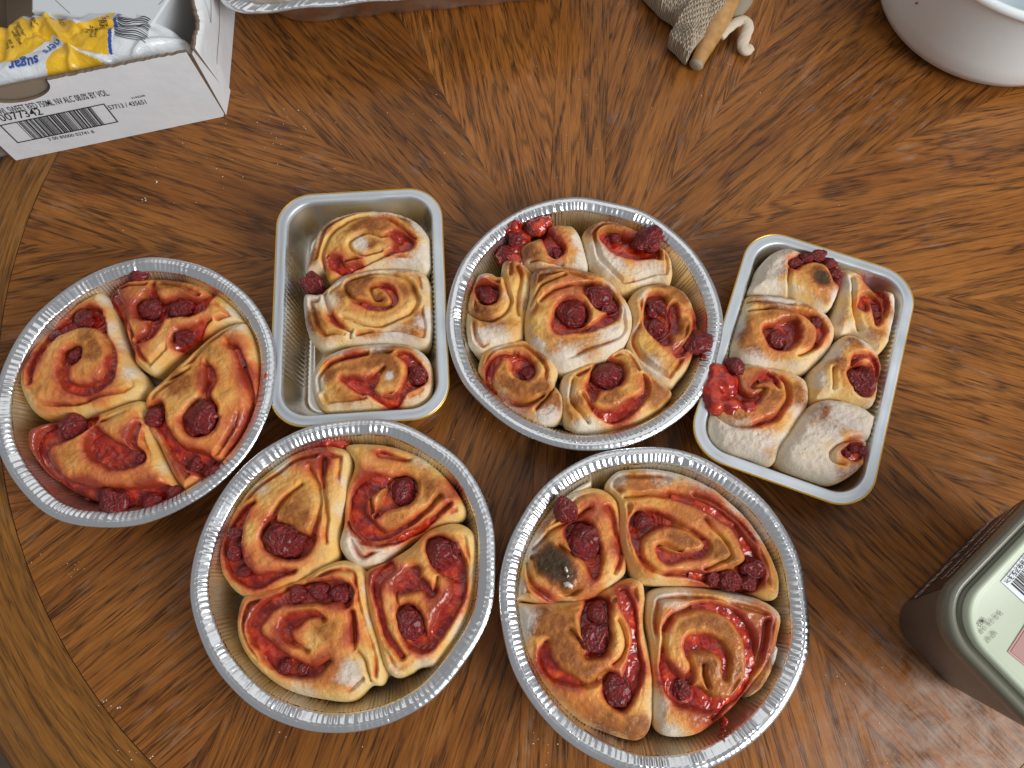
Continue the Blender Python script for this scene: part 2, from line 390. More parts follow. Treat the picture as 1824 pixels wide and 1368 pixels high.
def clamp_pan(P, z, pan, m=.0015):
    p = PANS[pan]; z = np.asarray(z, float) * np.ones(len(P))
    if p[0] == 'c':
        c = np.array(p[1]); D = P - c; r = np.hypot(*D.T) + 1e-9
        rm = (.0895 + .0127 * np.clip((z - .0042) / .0343, 0, 1)) * p[2] / .115 - m
        k = np.minimum(1, rm / r); return c + D * k[:, None]
    c = np.array(p[1]); D = P - c; a = -p[2]; X = D[:, 0] * math.cos(a) - D[:, 1] * math.sin(a); Y = D[:, 0] * math.sin(a) + D[:, 1] * math.cos(a)
    t = .0198 - .010 * np.clip((z - .005) / .0295, 0, 1) + m
    hw = p[3] - t; hl = p[4] - t; r = .022
    qx = np.maximum(np.abs(X) - (hw - r), 0); qy = np.maximum(np.abs(Y) - (hl - r), 0); q = np.hypot(qx, qy) + 1e-9; k = np.minimum(1, r / q)
    X2 = np.sign(X) * (np.minimum(np.abs(X), hw - r) + qx * k); Y2 = np.sign(Y) * (np.minimum(np.abs(Y), hl - r) + qy * k)
    a = -a; return c + np.stack([X2 * math.cos(a) - Y2 * math.sin(a), X2 * math.sin(a) + Y2 * math.cos(a)], 1)

# ---------------------------------------------------------------- raspberries
def berry_mesh(seed, soft):
    rg = np.random.default_rng(seed)
    bm = __import__('bmesh').new(); __import__('bmesh').ops.create_icosphere(bm, subdivisions=4, radius=1)
    me = bpy.data.meshes.new('raspberry'); bm.to_mesh(me); bm.free()
    n = len(me.vertices); V = np.zeros(n * 3, dtype=np.float32); me.vertices.foreach_get('co', V); V = V.reshape(-1, 3)
    N = 46; i = np.arange(N) + .5; ph = np.arccos(1 - 2 * i / N); g = math.pi * (1 + 5 ** .5) * i
    S = np.stack([np.cos(g) * np.sin(ph), np.sin(g) * np.sin(ph), np.cos(ph)], 1) + rg.normal(0, .07, (N, 3)); S /= np.linalg.norm(S, axis=1)[:, None]
    d = np.sort(np.arccos(np.clip(V @ S.T, -1, 1)), axis=1)
    h = np.sqrt(np.clip(1 - (d[:, 0] / .33) ** 2, 0, 1)) * .17 * soft * (.6 + .8 * vn(V[:, 0] * 2, V[:, 1] * 2, seed))
    low = (vn(V[:, 0] * 1.3 + seed, V[:, 1] * 1.3 + V[:, 2], seed) - .5) * .55 + (vn(V[:, 0] * 3 + seed, V[:, 1] * 3 + V[:, 2] * 2, seed + 1) - .5) * .16
    V = V * (0.9 + h + low)[:, None]
    me.vertices.foreach_set('co', V.ravel().astype(np.float32)); me.update(); me.materials.append(M_BERRY)
    me.polygons.foreach_set('use_smooth', np.ones(len(me.polygons), dtype=bool)); return me
BERRIES = [berry_mesh(1, 1.0), berry_mesh(2, .75), berry_mesh(3, .5), berry_mesh(4, .9)]
bcount = 0
def berry(x, y, z, r, parent, rg):
    global bcount
    o = bpy.data.objects.new('raspberry', BERRIES[bcount % 4]); COL.objects.link(o); bcount += 1
    o.location = (x, y, z); o.scale = (r * rg.uniform(.92, 1.1), r * rg.uniform(.85, 1.0), r * rg.uniform(.58, .74))
    o.rotation_euler = (rg.uniform(-.5, .5), rg.uniform(-.5, .5), rg.uniform(0, 6.28))
    if parent: o.parent = parent
    return o

# ---------------------------------------------------------------- rolls
REG = {'A': (0, 430, 500 / 1315), 'P': (470, 320, 350 / 1064), 'D': (780, 330, 520 / 1482), 'Q': (1230, 400, 420 / 1149), 'B': (330, 730, 570 / 1368), 'C': (870, 780, 580 / 1349)}
TOAST = {'A': .14, 'B': .13, 'C': .32, 'D': .30, 'P': .38, 'Q': .34}
GLAZE = {'A': .20, 'B': .15, 'C': .15, 'D': .09, 'P': .08, 'Q': .07}
EDGEF = {'A': .25, 'B': .25, 'C': .42, 'D': .52, 'P': .85, 'Q': .8}
ZT = .041
def components(F, n):
    lab = np.arange(n)
    while True:
        m_ = lab[F].min(1); new = lab.copy(); np.minimum.at(new, F.ravel(), np.repeat(m_, F.shape[1])); new = new[new]; new = new[new]
        if (new == lab).all(): break
        lab = new
    fl_ = lab[F[:, 0]]; out = []
    for u_ in np.unique(fl_):
        fc = F[fl_ == u_]
        if len(fc) >= 60: out.append(fc)
    return out
def roll(pan, seed, label, o, g, b=(), br=(), j=(), f=(), zt=.0, fe=None, lumps=(), yl=(), re=.010):
    ox, oy, sc = REG[pan]
    def W(x, y): return at(ox + x * sc, oy + y * sc, ZT)
    cpx = np.mean([(p[0], p[1]) for p in o], 0); mpp = np.hypot(*(W(cpx[0] + 1, cpx[1]) - W(*cpx)))
    rg = np.random.default_rng(seed); R = random.Random(seed)
    NU, NR = 300, 84
    PO = resample(crom([W(*p) for p in o], 10), NU)
    if np.cross(PO[1] - PO[0], PO[2] - PO[0]).sum() is None: pass
    area2 = np.sum(PO[:, 0] * np.roll(PO[:, 1], -1) - np.roll(PO[:, 0], -1) * PO[:, 1])
    if area2 < 0: PO = PO[::-1]
    PO = PO.mean(0) + (PO - PO.mean(0)) * (1.03 if pan in 'ABC' else 1.015)
    PO = clamp_pan(PO, .036, pan, .0012)
    Cn = PO.mean(0); root = empty('raspberry_roll', (Cn[0], Cn[1], 0)); tag(root, label, 'roll', GROUPS[pan])
    s = (np.arange(NR) / (NR - 1)) ** .9; s[0] = .002
    G = Cn + s[:, None, None] * (PO - Cn)[None]
    X = G[..., 0].ravel(); Y = G[..., 1].ravel(); Sg = np.repeat(s, NU)
    # warp lookup a little so hand-made folds never look ruled
    wx = (fbm(X * 70, Y * 70, seed % 5) - .5) * .004; wy = (fbm(X * 70 + 9, Y * 70 + 4, seed % 7) - .5) * .004
    Xw, Yw = X + wx, Y + wy
    B2 = np.roll(PO, -1, 0)
    de = seg_d(X, Y, PO[::2], np.roll(PO[::2], -1, 0))[0].min(1); de[Sg > .999] = 0
    def base(x, y, sg):
        return ZT + zt + .0045 * (1 - sg ** 2.2) + (fbm(x * 26, y * 26, seed % 6, 2) - .5) * .0075
    zb = base(X, Y, Sg)
    e = np.clip(de / re, 0, 1)
    zb_e = zb - .013 * (1 - np.sqrt(np.clip(1 - (1 - e) ** 2, 0, 1)))
    Gd = np.zeros(len(X)); Jz = np.zeros(len(X)); dg = np.full(len(X), 1.); dj = np.full(len(X), 1.); dst = np.full(len(X), 1.)
    for path in g:
        P = np.array([[*W(p[0], p[1]), p[2] * mpp] for p in path])
        if len(P) == 1: P = np.vstack([P, P + [1e-4, 1e-4, 0]])
        P = crom(P, 4, False); A, Bq = P[:-1], P[1:]
        d, t = seg_d(Xw, Yw, A[:, :2], Bq[:, :2])
        wv = A[:, 2] * (1 - t) + Bq[:, 2] * t; wv = np.maximum(wv, .0003)
        dd = d - wv
        dep = np.clip(.0058 + 1.05 * wv, .0062, .0155)
        rr = np.clip(.0034 + wv * .35, .0034, .0056)
        q = np.clip(dd / rr, 0, 1)
        pr = np.where(dd > 0, .78 * (1 - np.sqrt(np.clip(1 - (1 - q) ** 2, 0, 1))), .78 + .22 * sstep(0, 1, -dd / wv))
        Gd = np.maximum(Gd, (dep * pr).max(1))
        Jz = np.maximum(Jz, (dep * .66 * np.clip(1 - (dd - .001) / .01, 0, 1)).max(1))
        dg = np.minimum(dg, dd.min(1)); dj = np.minimum(dj, np.where(wv > .0017, dd, 1.).min(1))
        dst = np.minimum(dst, np.where(wv > .0011, dd + np.clip(.003 - wv, 0, .003), 1.).min(1))
    if pan in 'ABCDP' and not label.startswith('small'):
        ang_m = sstep(.40, .54, fbm(X * 14 + seed, Y * 14, 6, 2)) * sstep(.002, .005, dg)
        dc = np.abs(de - (.0088 + (fbm(X * 30, Y * 30, 3, 2) - .5) * .009)) - .0004; q = np.clip(dc / .0030, 0, 1)
        Gd = np.maximum(Gd, .0052 * ang_m * (1 - np.sqrt(np.clip(1 - (1 - q) ** 2, 0, 1)) * 1.0) if False else .0052 * ang_m * (1 - q) ** 1.6); crs = ang_m * (1 - q) ** 2
    else: crs = 0 * X
    ridge = np.clip(dg / .007, 0, 1); nW = fbm(X * 75, Y * 75, 5, 2)
    wr = (fbm(X * 330, Y * 330, 3, 3) - .5) * .0013 + .00018 * np.sin(dg * 1900 + 6 * nW) * sstep(.42, .6, nW) * np.exp(-(dg / .006) ** 2) + (fbm(X * 120, Y * 150, 1, 2) - .5) * .0014
    Z = zb_e - Gd + wr * np.clip(ridge + .25, 0, 1)
    z1 = Z.copy()
    # masks
    nA = fbm(X * 90 + seed, Y * 90, 2, 3); nB = fbm(X * 45, Y * 45 + seed, 4, 3)
    stain = np.exp(-np.clip(dst, 0, 1) / (.0022 + .0042 * nB)) * (.35 + 1.0 * nA)
    brown = TOAST[pan] * sstep(.2, 1, ridge) * sstep(0, .006, de) * (.25 + 1.3 * nB)
    fe_ = EDGEF[pan] if fe is None else fe
    flour = fe_ * (1 - sstep(.003, .0115, de + (nB - .5) * .012)) * sstep(.15, .75, nB * .7 + nA * .6) * .95
    stain = stain + crs * .7 * sstep(.35, .6, nA)
    stain = stain + GLAZE[pan] * sstep(.003, .012, de + (nB - .5) * .006) * (.3 + 1.4 * nB) * (.6 + .8 * nA)
    def spot(lst, arr, noise=.5):
        for q in lst:
            c = W(q[0], q[1]); r = q[2] * mpp; d = np.hypot(X - c[0], Y - c[1]) / r + (nA - .5) * noise
            arr = arr + q[3] * np.exp(-(np.clip(d, 0, 9) ** 2.6) * 1.0)
        return arr
    stain = spot(j, stain, .9); brown = np.minimum(spot([(q[0], q[1], q[2], q[3] * .62) for q in br if q[3] <= 1.7], brown, .8), .56 + .14 * nA); brown = spot([(q[0], q[1], q[2] * .95, q[3] * .62) for q in br if q[3] > 1.7], brown, .9); flour = spot(f, flour, .9)
    flour = flour * (1 - .6 * np.clip(brown - .5, 0, 1)); stain = stain * (1 - .7 * np.clip(brown - .7, 0, 1)); brown = brown * (1 - .4 * np.clip(stain, 0, 1)); flour = flour * (1 - .8 * np.clip(stain, 0, 1))
    # side skirt
    K = 9; V = [np.c_[X, Y, Z]]; masks = [np.c_[stain, brown, flour]]
    ze = Z[-NU:]; edge = G[-1]
    for k in range(1, K + 1):
        u = k / K; zz = ze * (1 - u) + .0035 * u
        P = Cn + (edge - Cn) * (1 + .012 * math.sin(u * math.pi) - .09 * u * u); P = clamp_pan(P, zz, pan, .0008)
        V.append(np.c_[P, zz]); masks.append(np.c_[stain[-NU:] * (1 - u) * .5, brown[-NU:] * (1 - u) + .05, flour[-NU:] * (1 - u) * .55])
    V = np.vstack(V); V[:, :2] -= Cn
    me = mesh_np('dough', V, grid_faces(NR + K, NU)); set_col(me, 'mask', np.clip(np.vstack(masks), 0, 2.0))
    link_mesh('rolled_dough', me, M_DOUGH, root)
    # jam lies in the folds
    jz = zb_e - Jz + (fbm(X * 190, Y * 190, 6, 3) - .5) * .0020 - .0004
    F = grid_faces(NR, NU); keep = ((dj < .0022) & (de > .0012))[F].all(1); F = F[keep]
    if len(F):
        idx = np.unique(F); mp = np.zeros(len(X), int); mp[idx] = np.arange(len(idx))
        V = np.c_[X, Y, jz][idx]; V[:, :2] -= Cn
        for fc in components(mp[F], len(V)):
            ix = np.unique(fc); m2 = np.zeros(len(V), int); m2[ix] = np.arange(len(ix)); link_mesh('jam_filling', mesh_np('jam', V[ix], m2[fc]), M_JAM, root)
    for q in b:
        c = W(q[0], q[1]); r = q[2] * mpp; sg = .6
        zc = float(base(np.array([c[0]]), np.array([c[1]]), .5)[0]) - .0062 - .16 * r + (q[3] if len(q) > 3 else 0)
        berry(c[0] - Cn[0], c[1] - Cn[1], zc, r * 1.04, root, R)
    # lumps of jam that spill over the crust
    if lumps:
        bmesh_lumps(lumps, W, mpp, Cn, root, seed)
    return root
def bmesh_lumps(lumps, W, mpp, Cn, root, seed, name='spilled_jam', mat=None):
    # one lumpy drop surface: the union of soft mounds sampled as a height sheet closed underneath
    C = np.array([W(q[0], q[1]) for q in lumps]); r = np.array([q[2] * mpp for q in lumps]); h = np.array([q[3] for q in lumps])
    lo = (C - r[:, None]).min(0) - .003; hi = (C + r[:, None]).max(0) + .003; st = .0008
    nx, ny = int((hi[0] - lo[0]) / st) + 1, int((hi[1] - lo[1]) / st) + 1
    gx, gy = np.meshgrid(lo[0] + np.arange(nx) * st, lo[1] + np.arange(ny) * st, indexing='ij')
    qx = gx + (fbm(gx * 150, gy * 150, 1) - .5) * .004; qy = gy + (fbm(gx * 150 + 5, gy * 150, 2) - .5) * .004
    fld = np.zeros_like(gx); num = np.zeros_like(gx); den = np.zeros_like(gx) + 1e-9
    for c, rr, hh in zip(C, r, h):
        d = np.hypot(qx - c[0], qy - c[1]) / (rr * 1.35)
        k_ = np.exp(-2.2 * d * d); num += hh * k_; den += k_; fld = fld + np.clip(1 - d * d, 0, 1) ** 2
    top = num / den - .0028 + .0070 * np.sqrt(np.clip(fld * 1.4, 0, 1.0)) + .0012 * np.clip(fld - .6, 0, .8); fld = fld - .03
    top += (fbm(gx * 200, gy * 200, 3) - .5) * .0022
    F = grid_faces(nx, ny, False); ins = (fld.ravel() > 0)[F].all(1); F = F[ins]
    if not len(F): return
    idx = np.unique(F); mp = np.zeros(nx * ny, int); mp[idx] = np.arange(len(idx)); F = mp[F]
    Vt = np.c_[gx.ravel(), gy.ravel(), top.ravel()][idx]; Vt[:, :2] -= Cn
    Vb = Vt.copy(); Vb[:, 2] -= .004
    n = len(Vt); E = {}
    for f in F:
        for a, b_ in zip(f, np.roll(f, -1)):
            if (b_, a) in E: del E[(b_, a)]
            else: E[(a, b_)] = 1
    S = np.array([[b_, a, a + n, b_ + n] for a, b_ in E]); 
    me = mesh_np('jam_lumps', np.vstack([Vt, Vb]), np.vstack([F, F[:, ::-1] + n, S]))
    link_mesh(name, me, mat or M_JAM, root)
GROUPS = {'A': 'rolls in the far left round pan', 'B': 'rolls in the bottom centre left round pan', 'C': 'rolls in the bottom right round pan',
          'D': 'small rolls in the upper middle round pan', 'P': 'rolls in the left rectangular pan', 'Q': 'rolls in the right rectangular pan'}
# ---- far left round pan
roll('A', 101, 'upper left roll of the far left pan, brown curl hooked round one berry',
 [(400,228),(470,240),(530,350),(570,480),(600,560),(640,610),(655,690),(560,748),(450,790),(300,815),(160,800),(95,700),(90,600),(120,480),(190,370),(290,275)],
 [[(345,530,42),(308,605,20),(330,690,16),(430,690,22),(510,630,26),(522,520,10),(480,420,9),(400,345,48),(300,385,36),(225,440,30),(165,560,15),(140,660,8)]],
 [(345,530,42),(378,350,52),(240,430,38,-.002)], [(410,440,75,.75),(455,520,60,.8),(400,630,45,.4),(190,700,45,.5),(320,280,60,.4)],
 [(150,560,70,.55),(300,310,80,.4),(250,780,90,.4),(480,740,50,.4)], [(500,400,50,.9),(610,620,40,.9),(560,480,40,.7),(480,260,40,.8)])
roll('A', 102, 'top roll of the far left pan, folded over two berries with a browned back',
 [(600,170),(660,120),(760,112),(880,135),(960,190),(1040,260),(1110,330),(1125,362),(1000,400),(860,480),(740,575),(690,598),(620,550),(585,480),(545,370),(490,250),(540,200)],
 [[(715,190,8),(700,255,26),(695,310,52),(760,320,42),(840,310,45),(930,300,32),(975,240,10),(950,200,4)],[(735,370,30),(705,430,18),(640,470,6)],[(820,480,20),(860,450,36),(920,415,20),(985,370,6)],[(520,240,22),(560,330,22),(565,430,20),(590,520,20)]],
 [(695,305,52),(835,305,58),(862,452,44),(640,150,44)], [(800,160,95,1.1),(745,190,50,.9),(640,210,45,.5),(1000,330,40,.2)],
 [(560,250,70,.9),(880,240,60,.6),(620,330,50,.5),(640,500,60,.5),(580,160,50,.9)], [(1080,330,40,.8)])
roll('A', 103, 'largest, right-hand roll of the far left pan with a whole berry in its loop',
 [(1070,388),(1150,380),(1200,440),(1230,600),(1210,800),(1150,950),(1050,1080),(940,1145),(860,1155),(790,1060),(730,930),(680,850),(680,720),(760,630),(860,530),(970,440)],
 [[(965,570,6),(985,650,22),(960,730,22),(940,830,78)],[(1060,470,6),(1110,520,10),(1150,620,9),(1172,700,7),(1150,850,8),(1060,990,9)],[(720,800,42),(760,880,26),(830,980,26),(920,1030,42),(1010,1065,32)],[(880,590,4),(790,640,4)]],
 [(942,828,82),(722,818,46),(905,1045,42),(990,1080,38)], [(835,660,62,1.15),(990,520,60,.4),(1060,700,50,.3)],
 [(955,640,50,.6),(1180,640,90,.7),(1150,850,90,.7),(870,1050,90,1),(1060,950,70,.35),(1130,470,60,.4)], [(1110,410,50,.8),(740,900,30,.5)])
roll('A', 104, 'bottom roll of the far left pan, soaked in jam with an open pool inside',
 [(640,738),(680,780),(700,900),(760,1030),(795,1110),(830,1170),(780,1195),(640,1225),(500,1235),(400,1200),(280,1140),(180,1060),(125,950),(140,870),(300,822),(450,795),(560,758)],
 [[(640,860,12),(620,960,18),(645,1010,32),(540,1005,55),(455,950,50),(445,880,14)],[(430,830,25),(330,870,48),(225,905,48),(185,980,32),(230,1080,25),(330,1150,25),(480,1200,42),(620,1210,48),(750,1180,38)]],
 [(325,868,58),(655,1010,30),(530,1212,74,-.004),(690,1212,48,-.003),(805,1175,35,-.003)], [(340,1000,45,.5),(560,870,50,.1)],
 [(560,1040,90,.35),(200,1050,90,1),(180,900,80,.9),(700,1130,60,.6),(400,1180,80,.9),(600,900,40,.5)], [(760,1060,30,.4)])
# ---- left rectangular pan
roll('P', 201, 'top roll of three in the left rectangular pan, white flour on its middle curl',
 [(300,255),(400,192),(550,155),(700,160),(820,210),(895,310),(905,420),(870,490),(760,470),(600,480),(450,515),(350,535),(312,480),(225,488),(235,390)],
 [[(640,400,3),(560,410,3),(485,390,4),(480,345,4),(560,300,4),(640,320,5),(700,300,14),(765,345,36),(700,400,12),(600,440,5),(500,470,10),(430,490,16),(385,460,28)],[(320,480,3),(325,400,4),(380,300,5),(490,225,6),(620,205,6),(720,240,7),(820,320,4)]],
 [], [(620,250,80,1.0),(520,260,70,.5),(590,370,60,.6),(360,270,60,.5),(780,240,60,.4),(270,400,50,.4)],
 [(395,450,60,.9),(740,320,70,.8),(640,210,60,.6),(500,450,60,.4)], [(640,170,60,.9),(535,365,48,1.5),(860,420,70,1.2),(840,250,50,1),(740,440,50,.7)])
roll('P', 202, 'middle roll of three in the left rectangular pan with a tight brown coil',
 [(340,575),(430,495),(560,470),(720,465),(850,480),(900,560),(910,680),(905,800),(870,880),(700,872),(560,880),(430,885),(320,905),(235,830),(210,700),(218,612),(300,612)],
 [[(635,660,3),(600,650,5),(580,590,7),(650,580,12),(705,640,13),(690,690,10),(630,700,12),(550,680,12),(470,640,5),(440,580,4),(500,530,4),(640,500,4),(760,530,6),(825,610,7),(820,690,6),(740,760,5),(600,800,3),(430,750,3)],[(330,620,3),(345,700,6),(400,790,8),(480,830,4)],[(480,825,4),(470,860,4)]],
 [], [(540,560,90,1.1),(640,655,50,1.2),(460,610,55,.9),(790,600,60,.9),(250,770,60,.8),(720,500,60,.6),(830,720,40,.6)],
 [(690,590,60,.6),(520,690,60,.35)], [(350,680,60,1.1),(880,760,60,1.1),(700,840,90,.9),(250,660,50,1.1),(400,540,50,.9)])
roll('P', 203, 'bottom roll of three in the left rectangular pan, dark berry at its right',
 [(330,940),(450,892),(620,868),(780,882),(880,950),(905,1060),(885,1170),(800,1245),(650,1268),(480,1268),(330,1245),(262,1180),(247,1060),(280,980)],
 [[(420,1075,10),(490,1110,24),(560,1125,32),(610,1060,14),(655,1020,6)],[(560,1130,20),(620,1180,13),(700,1200,18),(770,1140,16),(830,1060,48),(790,980,20),(730,950,8)],[(310,1140,3),(300,1070,4),(360,1000,8),(460,960,10),(560,940,8)],[(700,1230,3),(715,1265,3)]],
 [(832,1058,52)], [(650,975,90,.9),(370,1050,55,.8),(700,1070,45,.5),(480,1010,60,.3),(450,1180,60,.2)],
 [(480,960,60,.6),(520,1100,60,.8),(700,1200,50,.7),(760,960,40,.6)], [(685,1075,26,1.5),(270,1100,60,1.2),(400,910,60,1),(860,930,50,.8),(600,880,70,.8)])
# ---- upper middle round pan
roll('D', 301, 'small roll in the upper middle pan with dark berries spilling up its left rim',
 [(430,290),(520,250),(560,200),(650,192),(710,220),(755,330),(762,408),(690,418),(600,412),(500,428),(440,390),(426,330)],
 [[(545,240,14),(570,290,22),(600,340,36)],[(470,380,3),(560,390,3),(640,400,4)]], [(600,345,34),(350,318,52,-.006),(408,262,50,-.002),(478,212,50,-.001),(525,182,30),(395,330,50,-.01)],
 [(470,340,50,.8),(500,390,50,.7)], [(550,250,60,.9),(600,300,60,.6),(545,200,40,1)], [(715,290,45,1.3),(740,380,40,1.2),(620,405,40,.8)],
 lumps=[(350,330,48,.032),(420,270,50,.036),(500,205,46,.040),(545,190,36,.041),(390,215,30,.0435),(410,360,40,.03)])
roll('D', 302, 'top right roll of the upper middle pan, orange pool with a berry on top',
 [(745,220),(850,165),(980,190),(1100,240),(1190,350),(1188,470),(1100,480),(950,528),(850,470),(780,400),(750,310)],
 [[(860,255,30),(920,295,52),(1000,325,52),(1085,330,42),(1120,370,12)]], [(1072,280,70,.006),(905,255,30)],
 [(800,240,60,.8),(900,180,60,.9),(1150,330,40,.5)], [(950,280,90,.9),(1000,340,70,.6)], [(800,340,60,1.2),(900,400,70,1.2),(1060,440,80,1.0)])
roll('D', 303, 'left-hand roll of the upper middle pan, single berry in a small round hole',
 [(190,450),(260,425),(312,442),(332,370),(400,362),(480,430),(466,550),(440,700),(418,775),(300,820),(220,845),(150,780),(127,660),(142,560)],
 [[(205,500,8),(225,510,24),(258,548,54)],[(325,440,6),(355,520,5),(372,600,5),(330,660,5),(250,690,5),(180,660,4),(150,610,3)],[(400,400,8),(420,470,6),(405,560,5),(410,650,4)]], [(262,552,56)],
 [(220,640,60,1),(400,430,60,.8),(370,390,40,.6),(430,600,50,.5),(280,700,60,.7),(160,560,30,.5)], [(225,520,50,.8)], [(230,440,40,.9),(200,780,60,1.2),(300,760,60,.9),(345,560,30,.6)])
roll('D', 304, 'largest roll in the centre of the upper middle pan with two big berries',
 [(482,440),(600,418),(720,422),(850,462),(950,560),(988,660),(968,770),(880,860),(760,908),(640,938),(540,880),(460,800),(442,680),(466,560)],
 [[(620,720,42),(680,670,82)],[(640,735,20),(760,742,16),(845,700,18),(885,640,32),(820,560,58),(740,520,10),(620,540,5),(520,600,4)],[(470,620,3),(520,530,3),(640,470,4)]], [(680,655,86),(822,570,64,.002),(865,615,38)],
 [(540,465,80,1.0),(700,435,90,.9),(500,640,40,.4),(900,560,50,.5),(760,830,70,.3)], [(670,470,60,.7),(650,540,60,.5),(740,540,50,.6),(560,560,60,.35)], [(890,790,80,1.3),(640,890,90,1.3),(960,650,50,1.1),(500,830,50,1),(890,500,40,.7)], zt=.003)
roll('D', 305, 'right-hand roll of the upper middle pan, one berry hanging out at the rim',
 [(1040,500),(1160,485),(1260,520),(1310,600),(1328,700),(1315,800),(1285,900),(1235,965),(1180,1008),(1050,930),(965,800),(990,680),(975,570)],
 [[(1110,590,52),(1110,690,56),(1150,780,28)],[(1190,620,22),(1180,720,40)],[(1310,680,10),(1290,780,16),(1230,850,16)]], [(1110,615,60),(1112,715,50),(1330,790,64,-.001),(1285,815,42)],
 [(1255,745,60,1.3),(1240,560,60,.9),(1150,510,50,.5),(1080,870,40,.4)], [(1200,790,80,.7),(1310,640,50,.8),(1250,850,50,.8)], [(1050,560,40,.8),(1100,930,70,.8),(1010,720,30,.6)])
roll('D', 306, 'bottom left roll of the upper middle pan, smooth strap round a deep red hole',
 [(250,820),(350,782),(450,772),(555,850),(608,930),(600,1000),(635,1070),(628,1165),(540,1205),(400,1175),(270,1090),(208,960),(212,870)],
 [[(315,865,8),(385,868,18),(440,935,52)],[(310,880,16),(262,940,18),(275,1020,12),(350,1080,8),(460,1110,9),(540,1070,4)],[(600,980,3),(570,1060,3),(500,1140,3)]], [(455,955,46)],
 [(540,1050,80,.8),(420,1040,60,1.1),(330,1000,40,.7),(560,1130,60,.8),(330,940,30,.4),(520,880,40,.5)], [(280,930,50,.7),(440,1110,50,.4)], [(350,1140,80,1.1),(560,1180,50,1.0),(300,810,40,.7)])
roll('D', 307, 'bottom roll of the upper middle pan with a pointed tail to the right',
 [(640,952),(760,880),(850,832),(950,812),(1010,850),(1060,930),(1140,990),(1195,1050),(1130,1130),(1040,1195),(900,1238),(760,1262),(660,1205),(632,1100)],
 [[(870,950,78),(800,1010,34),(785,1090,12)],[(1045,960,4),(1050,1060,12),(970,1130,26),(880,1170,20),(790,1140,10),(740,1050,4)],[(690,980,3),(680,1100,4),(760,1200,3)]], [(868,965,82)],
 [(700,1110,60,.8),(900,1080,60,.8),(1110,1060,70,.9),(800,880,50,.5),(1000,900,40,.5),(830,1090,40,.5)], [(940,1150,70,.8),(1060,1010,60,.5),(850,1060,40,.5)], [(660,1040,50,1),(760,1230,70,.9)])
# ---- right rectangular pan
roll('Q', 401, 'top left roll of the right rectangular pan, crushed berries above a scorched tip',
 [(350,185),(430,115),(560,98),(660,122),(720,172),(738,270),(718,350),(670,408),(560,370),(440,330),(305,318),(322,250)],
 [[(500,200,24),(570,165,28),(640,168,32),(690,205,28),(712,265,18)],[(480,220,5),(470,290,4),(500,345,4)]], [(510,190,32),(565,168,30),(620,158,38,.001),(680,190,34),(708,240,27),(715,278,18)],
 [(635,275,40,1.9),(450,240,40,.8),(600,240,60,.6),(700,320,30,.4)], [(640,300,60,.45),(700,290,40,.5)], [(385,200,90,1.4),(350,290,60,1.2),(480,120,60,1.0),(690,340,40,.7)], zt=.003)
roll('Q', 402, 'narrow top right roll of the right rectangular pan with an orange jam lip',
 [(742,210),(830,222),(930,290),(1008,320),(1020,400),(1005,520),(960,595),(920,615),(860,560),(800,510),(745,530),(702,480),(722,400),(742,300)],
 [[(820,240,6),(870,270,16),(920,320,22),(950,390,12),(948,440,6)],[(835,400,16),(850,345,14),(885,370,18),(912,430,24),(905,480,8)],[(790,260,3),(795,400,4),(830,500,4)]], [(908,395,26),(912,432,26)],
 [(870,340,30,1.1),(990,440,50,.7),(900,530,50,.4)], [(900,290,60,.9),(940,380,40,.7)], [(765,290,45,1.0),(990,360,50,1.0),(1010,480,40,.6)])
roll('Q', 403, 'middle left roll of the right rectangular pan, yellow oval with dark jam centre',
 [(300,330),(430,332),(560,362),(660,412),(708,480),(706,560),(650,640),(560,708),(430,690),(280,668),(212,600),(226,480),(258,420),(272,370)],
 [[(400,530,40),(440,545,62),(480,500,40),(500,470,10)],[(290,420,4),(400,405,4),(520,425,6),(600,460,20),(640,520,16),(610,600,6),(530,640,4)],[(290,370,4),(400,372,3),(500,390,3)]], [(430,552,48,-.002),(618,475,32)],
 [(255,520,50,.9),(400,390,90,1),(600,560,40,.4),(560,430,50,.6),(300,620,40,.4)], [(470,460,60,.8),(570,560,60,.6),(400,600,50,.4)], [(450,340,80,1.1),(235,480,40,.9),(320,665,60,.8),(650,420,40,.9),(690,600,30,.5)])
roll('Q', 404, 'middle right roll of the right rectangular pan, large dark berry in its hole',
 [(722,560),(790,522),(880,560),(940,630),(962,710),(938,800),(900,875),(830,868),(700,840),(612,858),(592,780),(602,700),(662,640)],
 [[(840,755,74),(795,720,20)],[(780,690,6),(800,650,12),(860,635,10),(905,670,18),(915,740,16)],[(690,700,3),(690,800,3)]], [(840,757,78)],
 [(720,690,40,.8),(800,590,50,.8),(920,820,30,.4)], [(905,680,40,.9),(800,680,40,.4)], [(690,620,40,.8),(880,570,50,.9),(640,760,40,.6)])
roll('Q', 405, 'bottom left roll of the right rectangular pan, glossy red jam spilling over the rim',
 [(270,670),(400,682),(530,712),(588,770),(588,870),(540,960),(480,1060),(408,1160),(300,1128),(180,1085),(112,1010),(105,920),(110,820),(160,750)],
 [[(200,760,20),(215,830,32),(300,860,14),(360,800,5),(300,790,5),(380,740,14),(430,790,4)],[(400,720,4),(470,770,8),(475,850,9),(420,930,8),(330,980,8),(220,975,6),(140,930,4)]], [(212,688,48,.004),(240,722,30,.002)],
 [(400,850,60,1.0),(510,810,50,.9),(210,960,60,.7),(330,800,40,.6),(540,850,40,.6)], [(250,820,110,1.0),(350,880,70,.5),(380,750,60,.5)], [(250,1060,110,1.4),(500,900,40,.8),(150,1000,60,1.1),(430,1050,60,.8)],
 lumps=[(130,735,58,.041),(105,800,46,.0405),(125,865,50,.041),(200,885,46,.0425),(280,895,36,.0425),(180,780,50,.042)])
